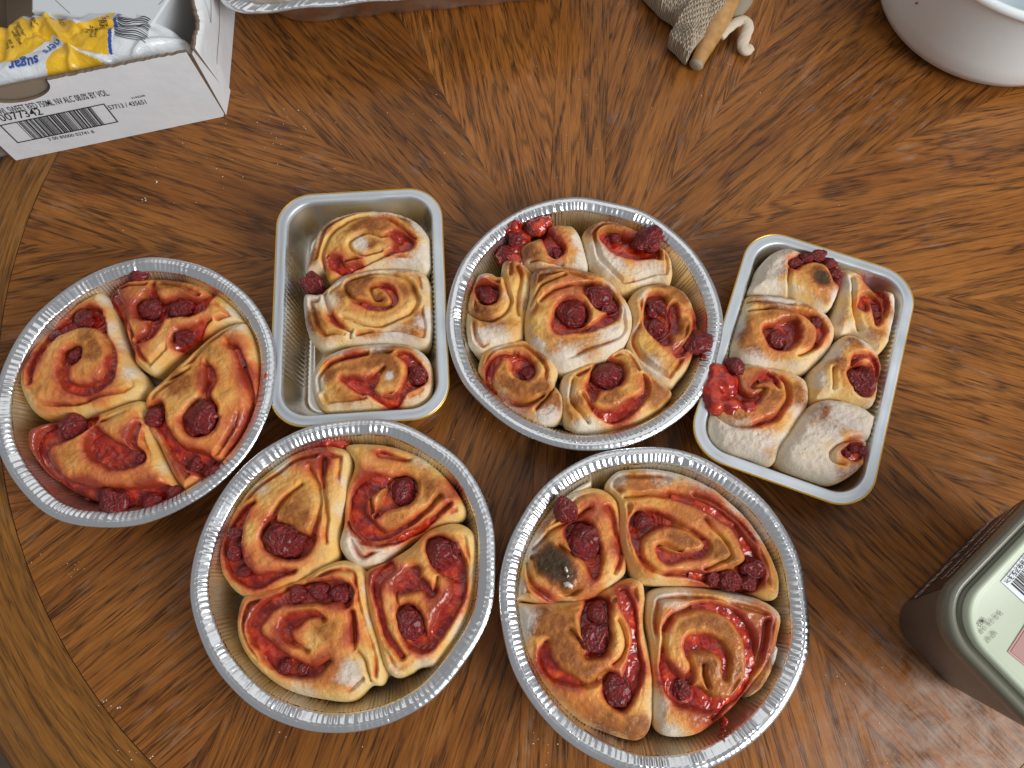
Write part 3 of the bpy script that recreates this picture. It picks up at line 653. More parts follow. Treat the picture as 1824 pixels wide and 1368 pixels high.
roll('Q', 406, 'bottom right roll of the right rectangular pan, almost closed and grey with flour',
 [(605,870),(740,850),(850,890),(915,960),(915,1010),(868,1060),(870,1130),(820,1195),(720,1252),(600,1236),(480,1188),(432,1120),(482,1020)],
 [[(735,1125,16),(790,1110,40),(845,1100,20)],[(910,1040,5),(820,1055,5),(730,1065,5),(670,1115,5),(680,1165,4),(730,1180,3)]], [(830,1100,22),(755,1120,20),(790,1095,26)],
 [(650,940,80,.8),(800,1185,70,1),(700,1210,40,.5)], [(790,1120,60,.4)], [(820,960,110,1.5),(550,1080,120,1.3),(640,1180,60,1.2),(740,900,70,1),(700,1100,50,1.1),(640,1000,80,.6)], zt=.004)
# ---- bottom centre left round pan
roll('B', 501, 'upper left roll of the bottom centre left pan, dough tongue over berry pool',
 [(440,190),(560,152),(650,162),(698,200),(685,330),(648,480),(634,622),(570,682),(445,742),(265,798),(155,700),(142,550),(190,400),(280,280)],
 [[(500,320,5),(430,390,7),(385,450,10),(370,520,34),(410,555,66),(480,575,50),(545,540,14),(572,450,6),(575,340,6),(530,250,5)],[(290,400,5),(245,440,15),(205,520,30),(195,610,36),(220,680,36),(290,730,28),(370,710,14),(460,690,6)],[(590,210,10),(590,340,6),(605,470,6),(600,560,4)]],
 [(415,545,74),(468,562,44),(208,530,32),(205,612,36),(240,690,30)], [(480,440,90,.9),(500,500,60,.5),(350,290,60,.3),(560,340,40,.3)],
 [(520,180,90,.8),(240,640,60,.8),(300,440,40,.4),(600,200,50,.7),(330,740,80,.5),(170,560,60,.5)], [(410,230,50,1.2),(320,340,40,.9),(665,300,30,.8),(660,420,30,.7)],
 lumps=[(520,140,40,.030),(590,125,44,.032),(650,135,34,.030)])
roll('B', 502, 'upper right roll of the bottom centre left pan, orange coil round one berry',
 [(682,160),(750,142),(900,157),(1050,222),(1150,310),(1186,400),(1176,458),(1050,500),(950,558),(850,636),(770,672),(702,645),(655,570),(672,480),(684,350),(718,230)],
 [[(810,460,4),(840,430,10),(870,390,32),(930,340,58),(880,310,28),(800,320,34),(740,375,36),(735,450,34),(785,520,30),(850,535,14),(910,515,10),(1000,450,9),(1090,370,8)],[(790,380,4),(800,440,4)],[(690,480,4),(740,550,6),(850,572,7),(1000,500,12),(1130,400,6)],[(830,190,12),(950,215,5)]],
 [(930,342,58)], [(825,360,40,.8),(1060,350,60,.9),(900,480,50,.7),(980,260,60,.4),(870,210,40,.5)], [(770,480,70,.7),(1140,340,60,.9),(900,530,50,.5),(760,290,60,.5)], [(740,620,70,1.3),(680,560,50,1.1),(880,590,60,.8),(1000,200,50,.5)])
roll('B', 503, 'lower left roll of the bottom centre left pan, three berries in a row',
 [(590,668),(680,648),(758,690),(778,850),(822,1000),(842,1110),(825,1175),(775,1182),(700,1245),(560,1235),(420,1195),(300,1100),(228,1000),(213,900),(252,790),(395,755),(490,722)],
 [[(690,830,12),(670,780,38),(580,775,42),(490,780,38),(400,812,22),(320,870,26),(290,940,20),(335,1010,22),(390,1080,34),(470,1110,28),(560,1110,14),(620,1070,5)],[(712,860,9),(722,960,8),(730,1030,4)],[(590,900,5),(550,870,14),(470,890,26),(420,935,20),(450,990,8),(520,1030,5)],[(790,1160,3),(770,1080,3),(740,1040,3)]],
 [(572,778,44,-.001),(480,785,40,-.001),(655,782,40,-.001),(418,1095,32),(500,1110,26)], [(610,930,60,.8),(660,1130,80,.6),(530,850,50,.5),(560,1150,50,.3)],
 [(600,1090,60,.9),(280,860,70,.7),(440,930,60,.5),(690,980,60,.4),(640,830,50,.6),(400,1000,60,.4)], [(700,1130,60,1.2),(790,760,40,.8),(500,1210,80,.6),(790,900,30,.7)])
roll('B', 504, 'long right-hand roll of the bottom centre left pan, berries at both ends',
 [(1042,512),(1150,487),(1228,532),(1262,650),(1238,820),(1188,960),(1090,1078),(1000,1100),(960,1125),(900,1142),(852,1100),(822,1000),(782,850),(768,700),(852,650),(950,590)],
 [[(1080,590,48),(1120,640,62),(1165,720,28),(1150,820,22),(1095,910,28),(1030,1000,22),(975,950,44),(950,880,42),(905,835,5),(900,770,4)],[(975,700,28),(920,760,24),(1000,740,20),(1055,790,8),(1080,720,4)],[(870,670,22),(820,730,16),(825,850,10),(860,970,13),(930,1055,9)]],
 [(1095,612,74),(958,902,58),(1160,575,38),(960,950,34)], [(990,660,50,.4),(930,800,30,.4),(1000,760,40,.4)], [(910,720,60,.7),(1090,830,70,.9),(820,720,50,.9),(1160,800,50,.8),(1000,1010,50,.6)], [(1190,940,60,.7),(1230,700,40,.4),(900,1110,40,.6),(1020,1080,50,.6)])
# ---- bottom right round pan
roll('C', 601, 'upper left roll of the bottom right pan with a blackened curl',
 [(330,225),(420,205),(490,220),(538,270),(552,380),(572,500),(555,575),(440,655),(300,685),(180,675),(108,645),(112,550),(152,420),(205,300)],
 [[(380,395,52),(405,450,50),(440,520,26),(430,570,8),(370,490,6),(290,450,5)],[(500,290,6),(535,390,9),(552,480,9),(530,560,5)],[(190,460,5),(250,400,5),(350,340,5),(420,290,4)],[(158,520,4),(180,610,7),(250,660,6),(340,680,4)]],
 [(315,300,58,.008),(398,425,70)], [(270,515,88,2.3),(330,590,50,.8),(160,620,40,.6),(230,340,60,.6),(350,640,40,.5)], [(440,300,70,.8),(400,620,60,.8),(250,640,60,.5),(520,460,40,.7),(380,370,60,.5)], [(330,230,60,.8),(150,460,40,.9),(200,430,40,.7),(130,620,30,.8)])
roll('C', 602, 'wide upper right roll of the bottom right pan, crushed berries at its corner',
 [(560,130),(700,112),(850,152),(980,242),(1100,352),(1188,460),(1208,570),(1185,662),(1050,622),(850,608),(650,598),(592,530),(557,420),(549,270),(500,200)],
 [[(800,470,4),(740,440,5),(705,450,8),(735,490,22),(820,490,12),(890,465,13),(885,420,8),(800,370,6),(720,345,14),(640,345,44),(615,400,26),(620,470,10),(650,530,7),(740,562,6),(880,575,14),(1000,595,42),(1085,570,48),(1090,500,20),(1050,410,9),(960,320,12),(820,260,12),(680,232,6),(570,250,5)],[(1100,420,4),(980,300,4),(850,240,5)],[(900,340,3),(980,430,4),(1000,500,4),(900,540,3)]],
 [(1000,590,46),(1100,535,46),(1080,600,36),(635,340,36),(930,585,30)], [(790,430,70,1.0),(950,470,80,.8),(660,430,40,.4),(640,210,60,.8),(850,300,90,.3),(1010,540,40,.4)],
 [(900,270,110,.8),(740,365,60,.6),(1060,400,60,.7),(870,570,60,.5),(620,190,50,.6),(1130,480,50,.4)], [(720,130,80,1.3),(900,180,70,1.3),(1030,270,60,1.2),(1120,390,50,1),(540,170,40,.9)], zt=.002)
roll('C', 603, 'lower left roll of the bottom right pan, brown hooked coil above a dark berry',
 [(450,645),(560,592),(630,592),(652,660),(648,780),(672,900),(685,1050),(675,1195),(620,1252),(520,1232),(400,1182),(280,1110),(205,1000),(125,850),(112,700),(200,690),(330,678)],
 [[(450,700,46),(440,780,58),(455,850,44),(410,900,15),(385,850,5),(330,800,4)],[(240,850,10),(235,920,24),(270,970,24),(340,1010,14),(420,1020,6),(490,990,16),(530,1050,48),(555,1095,28),(600,960,32),(612,820,12),(590,720,24),(560,640,16)],[(540,760,4),(570,860,4),(520,940,4)]],
 [(440,830,66),(448,722,50),(530,1050,58)], [(310,830,70,1.4),(350,940,60,1.2),(440,970,60,.9),(200,760,60,.9),(620,1200,60,1.2),(480,1190,80,.9),(260,760,50,.7)],
 [(240,930,50,1),(560,650,60,.8),(400,1130,60,.5),(630,960,50,.5),(500,960,50,.3),(320,1050,60,.4)], [(150,740,50,1.2),(130,820,40,1.0)])
roll('C', 604, 'lower right roll of the bottom right pan, large brown coil in shiny jam',
 [(682,642),(800,618),(1000,642),(1130,672),(1215,732),(1212,820),(1170,950),(1080,1055),(1000,1140),(870,1228),(740,1230),(695,1150),(692,1000),(682,860),(664,740)],
 [[(888,945,5),(890,1000,5),(905,1030,4)],[(820,1020,22),(840,960,6),(820,900,8),(850,850,30),(920,850,26),(975,910,18),(975,990,9)],[(860,1075,40),(940,1108,24),(1035,1078,12),(1082,985,14),(1092,880,22),(1060,790,24),(980,718,18),(860,700,10),(745,760,8),(722,880,7),(750,1000,30),(810,1060,44)],[(1160,760,10),(1140,880,8),(1060,1030,10),(940,1160,12)]],
 [(810,1045,44,-.003)], [(1010,900,90,1.2),(960,1030,70,1.3),(890,910,50,1.2),(850,760,70,.6),(940,770,60,.7)], [(1120,820,90,1.0),(1000,1100,90,.9),(870,1160,70,.9),(760,1000,60,.9),(1090,730,70,.7),(1160,900,60,.5)], [(760,650,80,1.3),(1060,655,70,1.1),(715,1100,50,1.2),(760,1210,50,.9),(1190,720,40,.8)])
# loose end bits and a loose berry
R0 = random.Random(4)
c = at(470 + 265 * 350 / 1064, 320 + 555 * 350 / 1064, .034)
tag(berry(c[0], c[1], .031, .0115, None, R0), 'loose dark raspberry beside the top roll in the left rectangular pan', 'raspberry')
def scrap(pan, label, o, br, f, j=(), zt=-.006):
    r = roll(pan, 700 + len(o), label, o, [[(o[0][0], o[0][1], .5), (o[-1][0], o[-1][1], .5)]], (), br, j, f, zt=zt, re=.006)
    r.name = 'dough_scrap'; r['category'] = 'dough scrap'; del r['group']
scrap('C', 'small browned dough end tucked against the right wall of the bottom right pan', [(1160,880),(1200,850),(1228,900),(1215,980),(1160,1040),(1090,1080),(1110,1000)], [(1190,920,50,1.1),(1140,1020,50,.5)], [(1215,890,40,1.1)])
scrap('C', 'small floury dough flap at the top left wall of the bottom right pan', [(250,255),(330,200),(410,165),(432,185),(400,215),(300,255),(230,300)], [(300,240,40,.5)], [(380,190,60,1.2)])
# ---------------------------------------------------------------- printed matter
M_INK = plain('black_ink', (.02, .02, .022), .6); M_BLUE = plain('blue_ink', (.02, .07, .35), .4)
def text_mesh(s, size=1.0, bold=0.0):
    bold = bold or .004
    cu = bpy.data.curves.new('t', 'FONT'); cu.body = s; cu.size = size; cu.resolution_u = 3; cu.offset = bold
    o = bpy.data.objects.new('t', cu); COL.objects.link(o); dg = bpy.context.evaluated_depsgraph_get(); dg.update()
    me = bpy.data.meshes.new_from_object(o.evaluated_get(dg)); bpy.data.objects.remove(o); bpy.data.curves.remove(cu)
    return me
def verts(me):
    a = np.zeros(len(me.vertices) * 3, dtype=np.float32); me.vertices.foreach_get('co', a); return a.reshape(-1, 3).astype(float)
def print_on(s, A, B, nrm, hgt, parent, mat=M_INK, drape=None, name='printed_text', bold=0.0, lift=.0005, off=None):
    """lay the words s from point A to point B (3-D), letters hgt tall, on the plane with normal nrm"""
    me = text_mesh(s, 1.0, bold); V = verts(me)
    if not len(V): return
    A = np.array(A, float); B = np.array(B, float); u = B - A; L = np.linalg.norm(u); u /= L; n = np.array(nrm, float); n /= np.linalg.norm(n); v = np.cross(n, u)
    x = (V[:, 0] - V[:, 0].min()) / max(np.ptp(V[:, 0]), 1e-6) * L; y = V[:, 1] / .69 * hgt
    P = A + x[:, None] * u + y[:, None] * v + n * lift
    if drape is not None: P[:, 2] = drape(P[:, 0], P[:, 1]) + lift
    if off is not None: P = P - np.array(off)
    me.vertices.foreach_set('co', P.ravel().astype(np.float32)); me.update()
    return link_mesh(name, me, mat, parent, False)
def quad_print(P, mat, parent, name, off=(0, 0, 0)):
    P = np.array(P, float) - np.array(off)
    return link_mesh(name, mesh_np(name, P, [list(range(len(P)))]), mat, parent, False)
def solid_poly(name, P2, frame, th, mats, parent, off):
    """extrude a 2-D outline (u,v) on frame(O,U,V,N) by -th; front gets mats[0], back mats[1], edge mats[2]"""
    O, U, Vv, N = [np.array(q, float) for q in frame]; n = len(P2)
    F3 = [O + a * U + b * Vv for a, b in P2]; B3 = [p - N * th for p in F3]
    faces = [list(range(n)), list(range(2 * n - 1, n - 1, -1))] + [[i, i + n, (i + 1) % n + n, (i + 1) % n] for i in range(n)]
    me = mesh_np(name, np.array(F3 + B3) - np.array(off), faces)
    for m in mats: me.materials.append(m)
    me.polygons.foreach_set('material_index', np.array([0, 1] + [2] * n, dtype=np.int32))
    return link_mesh(name, me, None, parent, False)

# ---------------------------------------------------------------- cut-down cardboard box
def mat_card(name, col, bs=.4):
    m = NM(name); P = m.coord(); n = m.noise(P, 28, 3, .55); n2 = m.noise(P, 600, 2, .5)
    c = m.mix(m.ramp(n, [(.35, 0), (.7, .18)]), col, [x * .72 for x in col])
    m.set(Base_Color=c, Roughness=.62, Normal=m.bump(m.math('ADD', n, m.math('MULTIPLY', n2, .05)), bs, .004)); return m.m
M_CW = mat_card('white_lined_board', (.80, .82, .84)); M_CB = mat_card('grey_brown_board', (.27, .21, .155), .2); M_CE = mat_card('torn_board_edge', (.20, .14, .09), 1.0)
FR = np.array([-.2860, .4848]); FL = np.array([-.4860, .4322]); HB = .086
box = empty('cardboard_box', (*FR, 0)); tag(box, 'cut-down white cardboard box printed with a barcode, torn along its top edges', 'box')
OFF = (*FR, 0)
uu = (FR - FL); WF = np.hypot(*uu); uu = uu / WF; nf = np.array([uu[1], -uu[0]])
rj = random.Random(3)
def torn(x0, x1, y, n, amp, slope=0.0):
    return [(x0 + (x1 - x0) * i / n, y + rj.uniform(-amp, amp) + slope * i / n) for i in range(n + 1)]
def on_plane(px, py, O, N):
    d = ray(px, py); c0 = Vector((0, 0, CAMH)); O = Vector(O); N = Vector(N); t = (O - c0).dot(N) / d.dot(N); return np.array(c0 + d * t)
FO = (*FL, 0); FN = (*nf, 0)
def fp(px, py): return on_plane(px, py, FO, FN)
def fuv(px, py):
    p = fp(px, py) - np.array(FO); return float(p[:2] @ uu), float(p[2])
hc = fuv(10, 140); hr = fuv(77, 135); hb = fuv(20, 186)
arc = []
for i in range(15):
    a = math.pi * i / 14; arc.append((hc[0] + (hr[0] - hc[0]) * math.cos(a), HB - (HB - hb[1]) * math.sin(a) ** .8))
top = torn(WF, hr[0], HB, 46, .0007); top2 = torn(2 * hc[0] - hr[0], 0.002, HB, 6, .0006)
outl = [(0.002, 0.0), (WF - .002, 0.0), (WF, .004)] + top[1:-1] + arc + top2[1:]
solid_poly('front_wall', outl, (FO, (*uu, 0), (0, 0, 1), FN), .0035, (M_CW, M_CB, M_CE), box, OFF)
fo2 = np.array(FO) - np.array(FN) * .0052
solid_poly('inner_flap', [(.0, .02), (WF * .62, .02), (WF * .62, HB - .003), (.0, HB - .003)], (fo2, (*uu, 0), (0, 0, 1), FN), .003, (M_CB, M_CB, M_CE), box, OFF)
# right wall, pulled slightly away from the corner, top edge torn and bowed
rb0 = np.array([*at(407, 170, 0), 0]); rb1 = rb0 + np.array([-.012, .21, 0])
tops = [(347, 86), (349, 72), (354, 52), (356, 38), (352, 22), (346, 4), (346, -30), (346, -80)]
T3 = [np.array([*at(x, y, HB + (.004 if y < 60 else 0)), HB + (.004 if y < 60 else 0)]) for x, y in tops]
T3[0] = np.array([*at(347, 86, HB - .001), HB - .001])
nW = 36; V = []; tt = np.linspace(0, 1, nW); Ti = np.array(T3); dd = np.linspace(0, 1, len(T3))
mid0 = np.array([*at(372, 120, .045), .045])
for k in range(7):
    s_ = k / 6
    for i in range(nW):
        b = rb0 * (1 - tt[i]) + rb1 * tt[i]; tp = np.array([np.interp(tt[i], dd, Ti[:, q]) for q in range(3)])
        p = b * (1 - s_) + tp * s_
        if k == 6: p = p + np.array([rj.uniform(-.0006, .0006), 0, rj.uniform(-.0008, .0008)])
        V.append(p)
V = np.array(V); Vi = V - np.array([.0038, 0, .0]); n0 = len(V); F = grid_faces(7, nW, False)
edge = [[6 * nW + i, 6 * nW + i + n0, 6 * nW + i + 1 + n0, 6 * nW + i + 1] for i in range(nW - 1)] + [[k * nW, k * nW + n0, (k + 1) * nW + n0, (k + 1) * nW] for k in range(6)]
me = mesh_np('right_wall', np.vstack([V, Vi]) - np.array(OFF), [list(f) for f in F[:, ::-1]] + [list(f + n0) for f in F] + edge)
for m_ in (M_CW, M_CB, M_CE): me.materials.append(m_)
me.polygons.foreach_set('material_index', np.array([0] * len(F) + [1] * len(F) + [2] * len(edge), dtype=np.int32)); link_mesh('right_wall', me, None, box, True)
def wallpt(a, s_):
    b = rb0 * (1 - a) + rb1 * a; tp = np.array([np.interp(a, dd, Ti[:, q]) for q in range(3)]); return b * (1 - s_) + tp * s_ + np.array([.0006, 0, 0])
for pts in ([(.10, .42), (.22, .45), (.9, .52)], [(.42, .72), (.95, .62)], [(.42, .72), (.9, .88)]):
    for (a0, s0), (a1, s1) in zip(pts[:-1], pts[1:]):
        n = 12; L = [wallpt(a0 + (a1 - a0) * i / n, s0 + (s1 - s0) * i / n) for i in range(n + 1)]
        Vv = np.array(L + [p + np.array([0, 0, .0007]) for p in L]); link_mesh('printed_line', mesh_np('printed_line', Vv - np.array(OFF), [[i, i + 1, i + 2 + n, i + 1 + n] for i in range(n)]), M_INK, box, False)
# fold of the front wall that returns round the corner
solid_poly('corner_fold', [(0, 0), (.030, 0), (.034, .03)] + torn(.026, .0, HB - .004, 10, .0007), ((FR[0] + .0006, FR[1] + .001, 0), (.02, .9998, 0), (0, 0, 1), (.9998, -.02, 0)), .003, (M_CW, M_CB, M_CE), box, OFF)
# other walls and floor
BL = FL + np.array([-.055, .22]); BR = rb1[:2] + np.array([-.004, .0])
def wall(a, b, h, name):
    a = np.array([*a, 0.]); b = np.array([*b, 0.]); U = b - a; L = np.linalg.norm(U); U /= L; N = np.array([U[1], -U[0], 0])
    solid_poly(name, [(0, 0), (L, 0)] + torn(L, 0, h, 30, .0007), (a, U, (0, 0, 1), N), .0035, (M_CB, M_CW, M_CE), box, OFF)
wall(FL + [0, .004], BL, HB, 'left_wall'); wall(BL, BR, HB, 'back_wall')
solid_poly('box_floor', [(0, 0), (1, 0), (1, 1), (0, 1)], ((FL[0] - .03, FL[1] + .0, .0025), (.2, .05, 0), (-.02, .2, 0), (0, 0, 1)), .002, (M_CB, M_CB, M_CE), box, OFF)
# print on the front
def ftext(s, a, b, h, bold=0.0): print_on(s, fp(*a), fp(*b), FN, h, box, off=OFF, bold=bold)
ftext('OWL SWEET RED 750ML NV ALC 08.0% BY VOL.', (-6, 205), (196, 169), .0074)
ftext('10077342', (-3, 217), (78, 203), .0088)
ftext('57713 / 435651', (196, 195), (262, 184), .0056)
ftext('3143244', (235, 176), (259, 171), .0024)
ftext('3 00 85000 02741 8', (88, 250), (169, 236), .0040)
c4 = [np.array(fuv(*p)) for p in ((0, 219), (186, 186.5), (213, 219), (29, 252))]
def f3(uv): return np.array(FO) + uv[0] * np.array([*uu, 0]) + np.array([0, 0, uv[1]]) + np.array(FN) * .0006
u0, u1 = min(c4[0][0], c4[3][0]) , max(c4[1][0], c4[2][0]); v1 = (c4[0][1] + c4[1][1]) / 2; v0 = (c4[2][1] + c4[3][1]) / 2
def frect(a, b, c, d, name='barcode_bar', mat=M_INK): quad_print([f3((a, c)), f3((b, c)), f3((b, d)), f3((a, d))], mat, box, name, OFF)
t_ = .0011
frect(u0, u1, v0, v0 + t_, 'barcode_frame'); frect(u0, u1, v1 - t_, v1, 'barcode_frame'); frect(u0, u0 + t_, v0 + t_, v1 - t_, 'barcode_frame'); frect(u1 - t_, u1, v0 + t_, v1 - t_, 'barcode_frame')
x = u0 + (u1 - u0) * .155; xe = u1 - (u1 - u0) * .135
while x < xe:
    w_ = rj.choice([.0005, .0005, .0010, .0015]); frect(x, min(x + w_, xe), v0 + t_, v1 - t_); x += w_ + rj.choice([.0005, .0006, .0012])

# ---------------------------------------------------------------- sugar bag
m = NM('printed_plastic_film'); a = m.n('ShaderNodeAttribute', attribute_name='mask'); sp = m.n('ShaderNodeSeparateColor'); m.l(a.outputs[0], sp.inputs[0])
c = m.mix(m.ramp(sp.outputs[0], [(.45, 0), (.55, 1)]), (.72, .75, .77), (.85, .50, .012)); c = m.mix(m.ramp(sp.outputs[1], [(.45, 0), (.55, 1)]), c, (.02, .07, .38))
m.set(Base_Color=c, Roughness=.28, Coat_Weight=.4, Coat_Roughness=.1, Normal=m.bump(m.noise(m.coord(), 70, 4, .65, 1.2), .6, .003), Subsurface_Weight=.1, Subsurface_Scale=.01); M_FILM = m.m
ZB = .079
bo = [(-60, 90), (-40, 45), (0, 32), (22, 13), (60, 10), (92, 14), (110, 24), (135, 22), (175, 14), (220, 10), (262, 20), (296, 34), (326, 56), (334, 74), (325, 92), (280, 104), (200, 122), (100, 143), (10, 158), (-60, 165)]
PO = resample(crom([at(*p, ZB) for p in bo], 8), 260)
NI = -np.array(FN[:2]); dwall = (PO - FL) @ NI; PO = PO + NI * np.clip(.010 - dwall, 0, 1)[:, None]
PO[:, 0] = np.minimum(PO[:, 0], -.2915 - .0); Cb = PO.mean(0)
NRb = 110; s = np.arange(NRb) / (NRb - 1); s[0] = .003
G = Cb + s[:, None, None] * (PO - Cb)[None]; X = G[..., 0].ravel(); Y = G[..., 1].ravel(); Sg = np.repeat(s, 260)
folds = [[(80, 20), (100, 55), (130, 92), (190, 112)], [(95, 30), (70, 60), (100, 75)], [(110, 24), (128, 40), (160, 62)], [(10, 40), (8, 110)], [(320, 60), (260, 84), (230, 112)], [(150, 60), (215, 56), (250, 50)], [(230, 20), (300, 45)], [(45, 18), (60, 70)], [(135, 95), (125, 130)]]
def bagh(x, y, sg=None):
    x = np.asarray(x, float); y = np.asarray(y, float)
    if sg is None:
        th_ = np.arctan2(y - Cb[1], x - Cb[0]); tp = np.arctan2(PO[:, 1] - Cb[1], PO[:, 0] - Cb[0]); rp = np.hypot(PO[:, 0] - Cb[0], PO[:, 1] - Cb[1]); o_ = np.argsort(tp)
        sg = np.hypot(x - Cb[0], y - Cb[1]) / np.interp(th_, tp[o_], rp[o_], period=2 * math.pi)
    z = .060 + .026 * np.sqrt(np.clip(1 - np.clip(sg, 0, 1) ** 3, 0, 1)) + (fbm(x * 26, y * 26, 2, 2) - .5) * .010 + (np.abs(fbm(x * 60 + 3, y * 60, 4, 2) - .5)) * .006
    for i, f_ in enumerate(folds):
        P = np.array([at(*p, ZB) for p in f_]); P = crom(P, 4, False); d = seg_d(x.ravel(), y.ravel(), P[:-1], P[1:])[0].min(1).reshape(x.shape)
        z = z + (-.0035 if i % 2 else .0035) * np.exp(-(d / .0032) ** 2) + (.0012 if i % 2 else -.0012) * np.exp(-((d - .007) / .004) ** 2)
    return z
Z = bagh(X, Y, Sg)
def inpoly(x, y, poly):
    P = np.array(poly); r = np.zeros(x.shape, bool); j_ = len(P) - 1
    for i in range(len(P)):
        c_ = ((P[i, 1] > y) != (P[j_, 1] > y)) & (x < (P[j_, 0] - P[i, 0]) * (y - P[i, 1]) / (P[j_, 1] - P[i, 1] + 1e-12) + P[i, 0]); r ^= c_; j_ = i
    return r
def wp(l): return [at(*p, ZB) for p in l]
yel = inpoly(X, Y, wp([(-70, 60), (-20, 60), (6, 30), (22, 18), (32, 22), (45, 32), (60, 34), (78, 26), (92, 28), (112, 32), (130, 46), (146, 56), (170, 46), (208, 24), (211, 56), (204, 62), (197, 102), (175, 102), (150, 98), (130, 95), (100, 68), (92, 68), (84, 86), (58, 100), (28, 118), (-70, 118)])) \
    | inpoly(X, Y, wp([(108, 92), (122, 88), (150, 103), (186, 113), (150, 128), (80, 140), (88, 116)]))
blu = inpoly(X, Y, wp([(212, 22), (219, 23), (215, 56), (208, 58)])) | inpoly(X, Y, wp([(203, 60), (210, 60), (204, 101), (198, 101)]))
V = np.c_[X, Y, Z]; ms = np.c_[yel, blu, blu * 0].astype(float)
edge = V[-260:].copy(); edge[:, 2] = .03; V = np.vstack([V, edge]); ms = np.vstack([ms, ms[-260:]])
bag = empty('sugar_bag', (Cb[0], Cb[1], 0)); tag(bag, 'crumpled yellow and white plastic bag of sugar lying in the white box', 'bag'); OB = (Cb[0], Cb[1], 0)
me = mesh_np('film', V - np.array(OB), grid_faces(NRb + 1, 260)); set_col(me, 'mask', ms); link_mesh('plastic_film', me, M_FILM, bag)
def btext(s_, a_, b_, h, mat=M_INK, bold=0.0): print_on(s_, [*at(*a_, ZB), ZB], [*at(*b_, ZB), ZB], (0, 0, 1), h, bag, mat, drape=lambda x, y: bagh(x, y), off=OB, bold=bold, lift=.0009)
btext('sugar', (74, 107), (23, 121), .0105, M_BLUE, .022); btext('ners', (107, 78), (82, 100), .0085, M_BLUE, .012)
for s_, a_, b_ in (('together', (35, 48), (49, 74)), ('cheese', (31, 58), (42, 76)), ('with the', (26, 64), (42, 88)), ('at a', (22, 80), (29, 95)), ('berry', (14, 83), (21, 97)), ('best in', (7, 30), (13, 52)), ('time', (16, 31), (20, 44)),
                   ('sugar', (60, 36), (69, 52)), ('in Sugar', (53, 37), (63, 58)), ('NO.', (104, 36), (112, 50)), ('per', (94, 30), (94, 42)), ('product', (172, 78), (178, 56)), ('sweetened', (180, 78), (190, 50)), ('kept', (165, 70), (171, 54)), ('and', (192, 58), (196, 44)), ('dry', (199, 56), (200, 36))):
    btext(s_, a_, b_, .0034)
# bag's barcode, bent with the film
for k in range(15):
    n = 14; f_ = k / 14; L = []
    for i in range(n + 1):
        g_ = i / n; px = 219 - 6 * f_ + 52 * g_; py = 37 + 36 * f_ + 13 * f_ * g_ + 7 * math.sin(g_ * 5.2 + .6) * (1 - .6 * f_) + 9 * g_ * (1 - f_) * .3
        L.append(at(px, py, ZB))
    L = np.array(L); wd = rj.choice([.0004, .0007, .0011]); L2 = L + np.array([0, -wd]); A_ = np.vstack([L, L2]); zz = bagh(A_[:, 0], A_[:, 1]) + .0008
    link_mesh('barcode_bar', mesh_np('barcode_bar', np.c_[A_, zz] - np.array(OB), [[i, i + n + 1, i + n + 2, i + 1] for i in range(n)]), M_INK, bag, False)
# ---------------------------------------------------------------- white carton behind the bag
M_WC = plain('glossy_white_card', (.70, .73, .75), .3); pc = [np.array([*at(*p, .078), .078]) for p in ((57, -90), (57, 20), (200, 40), (268, 52), (322, -30), (300, -90))]
cc = np.mean(pc, 0); cc[2] = 0; car = empty('white_carton', tuple(cc)); tag(car, 'plain glossy white carton lying behind the sugar bag', 'carton')
n = len(pc); A_ = np.array(pc); lo = A_.copy(); lo[:, 2] = .004; tp = A_ * 1; tp[:, :2] = cc[:2] + (A_[:, :2] - cc[:2]) * .975; tp[:, 2] = .0795
me = mesh_np('carton_body', np.vstack([lo, A_, tp]) - cc, [[i, i + n, (i + 1) % n + n, (i + 1) % n][::-1] for i in range(n)] + [[i + n, i + 2 * n, (i + 1) % n + 2 * n, (i + 1) % n + n][::-1] for i in range(n)] + [list(range(2 * n, 3 * n))])
link_mesh('carton_body', me, M_WC, car, False)
for a_, b_ in (((98, 0), (124, 24)), ((282, 8), (290, 0))):
    A0 = np.array([*at(*a_, .0797), .0797]); B0 = np.array([*at(*b_, .0797), .0797]); pn = np.array([.0006, 0, 0]); quad_print([A0, A0 + pn, B0 + pn, B0], M_INK, car, 'printed_line', tuple(cc))

# ---------------------------------------------------------------- deep foil roasting tray at the top edge
TZ = .064; ta = math.radians(7); tu = np.array([math.cos(ta), math.sin(ta)]); tv = np.array([-math.sin(ta), math.cos(ta)])
hw, hl = .185, .13; fpnt = at(560, 13, TZ); lpnt = at(386, -6, TZ)
tc = lpnt + tu * hw; tc = tc + tv * (hl - (tc - fpnt) @ tv)
tray = empty('deep_foil_tray', (tc[0], tc[1], 0), ta); tag(tray, 'deep foil roasting tray cut off by the top edge of the photo', 'foil tray')
NU = 1100; rgt = np.random.default_rng(8); cr = rgt.random(NU // 3).repeat(3)[:NU]; cr = np.r_[cr, cr[-1:]][:NU] if len(cr) < NU else cr; cr = np.resize(cr, NU)
def tray_loops(pf):
    V = []
    for t, z, am in pf: P = rrect(hw - t, hl - t, max(.035 - t * .3, .02), NU); V.append(np.c_[P, z + am * (cr - .5) + (.001 * np.sin(np.arange(NU) * .11))])
    return np.array(V)
P1 = [(0.0015, .0615, 0), (0, .0625, 0), (.0006, .0642, .0002), (.003, .0645, .0008), (.006, .0638, .0016), (.010, .0632, .0016), (.013, .0625, .0006), (.0145, .060, 0)]
P2 = [(.0145, .060, 0)] + [(.0145 + .033 * k / 6, .060 - .058 * k / 6, .0) for k in range(1, 7)] + [(.052, .0012, 0), (.075, .0012, 0)]
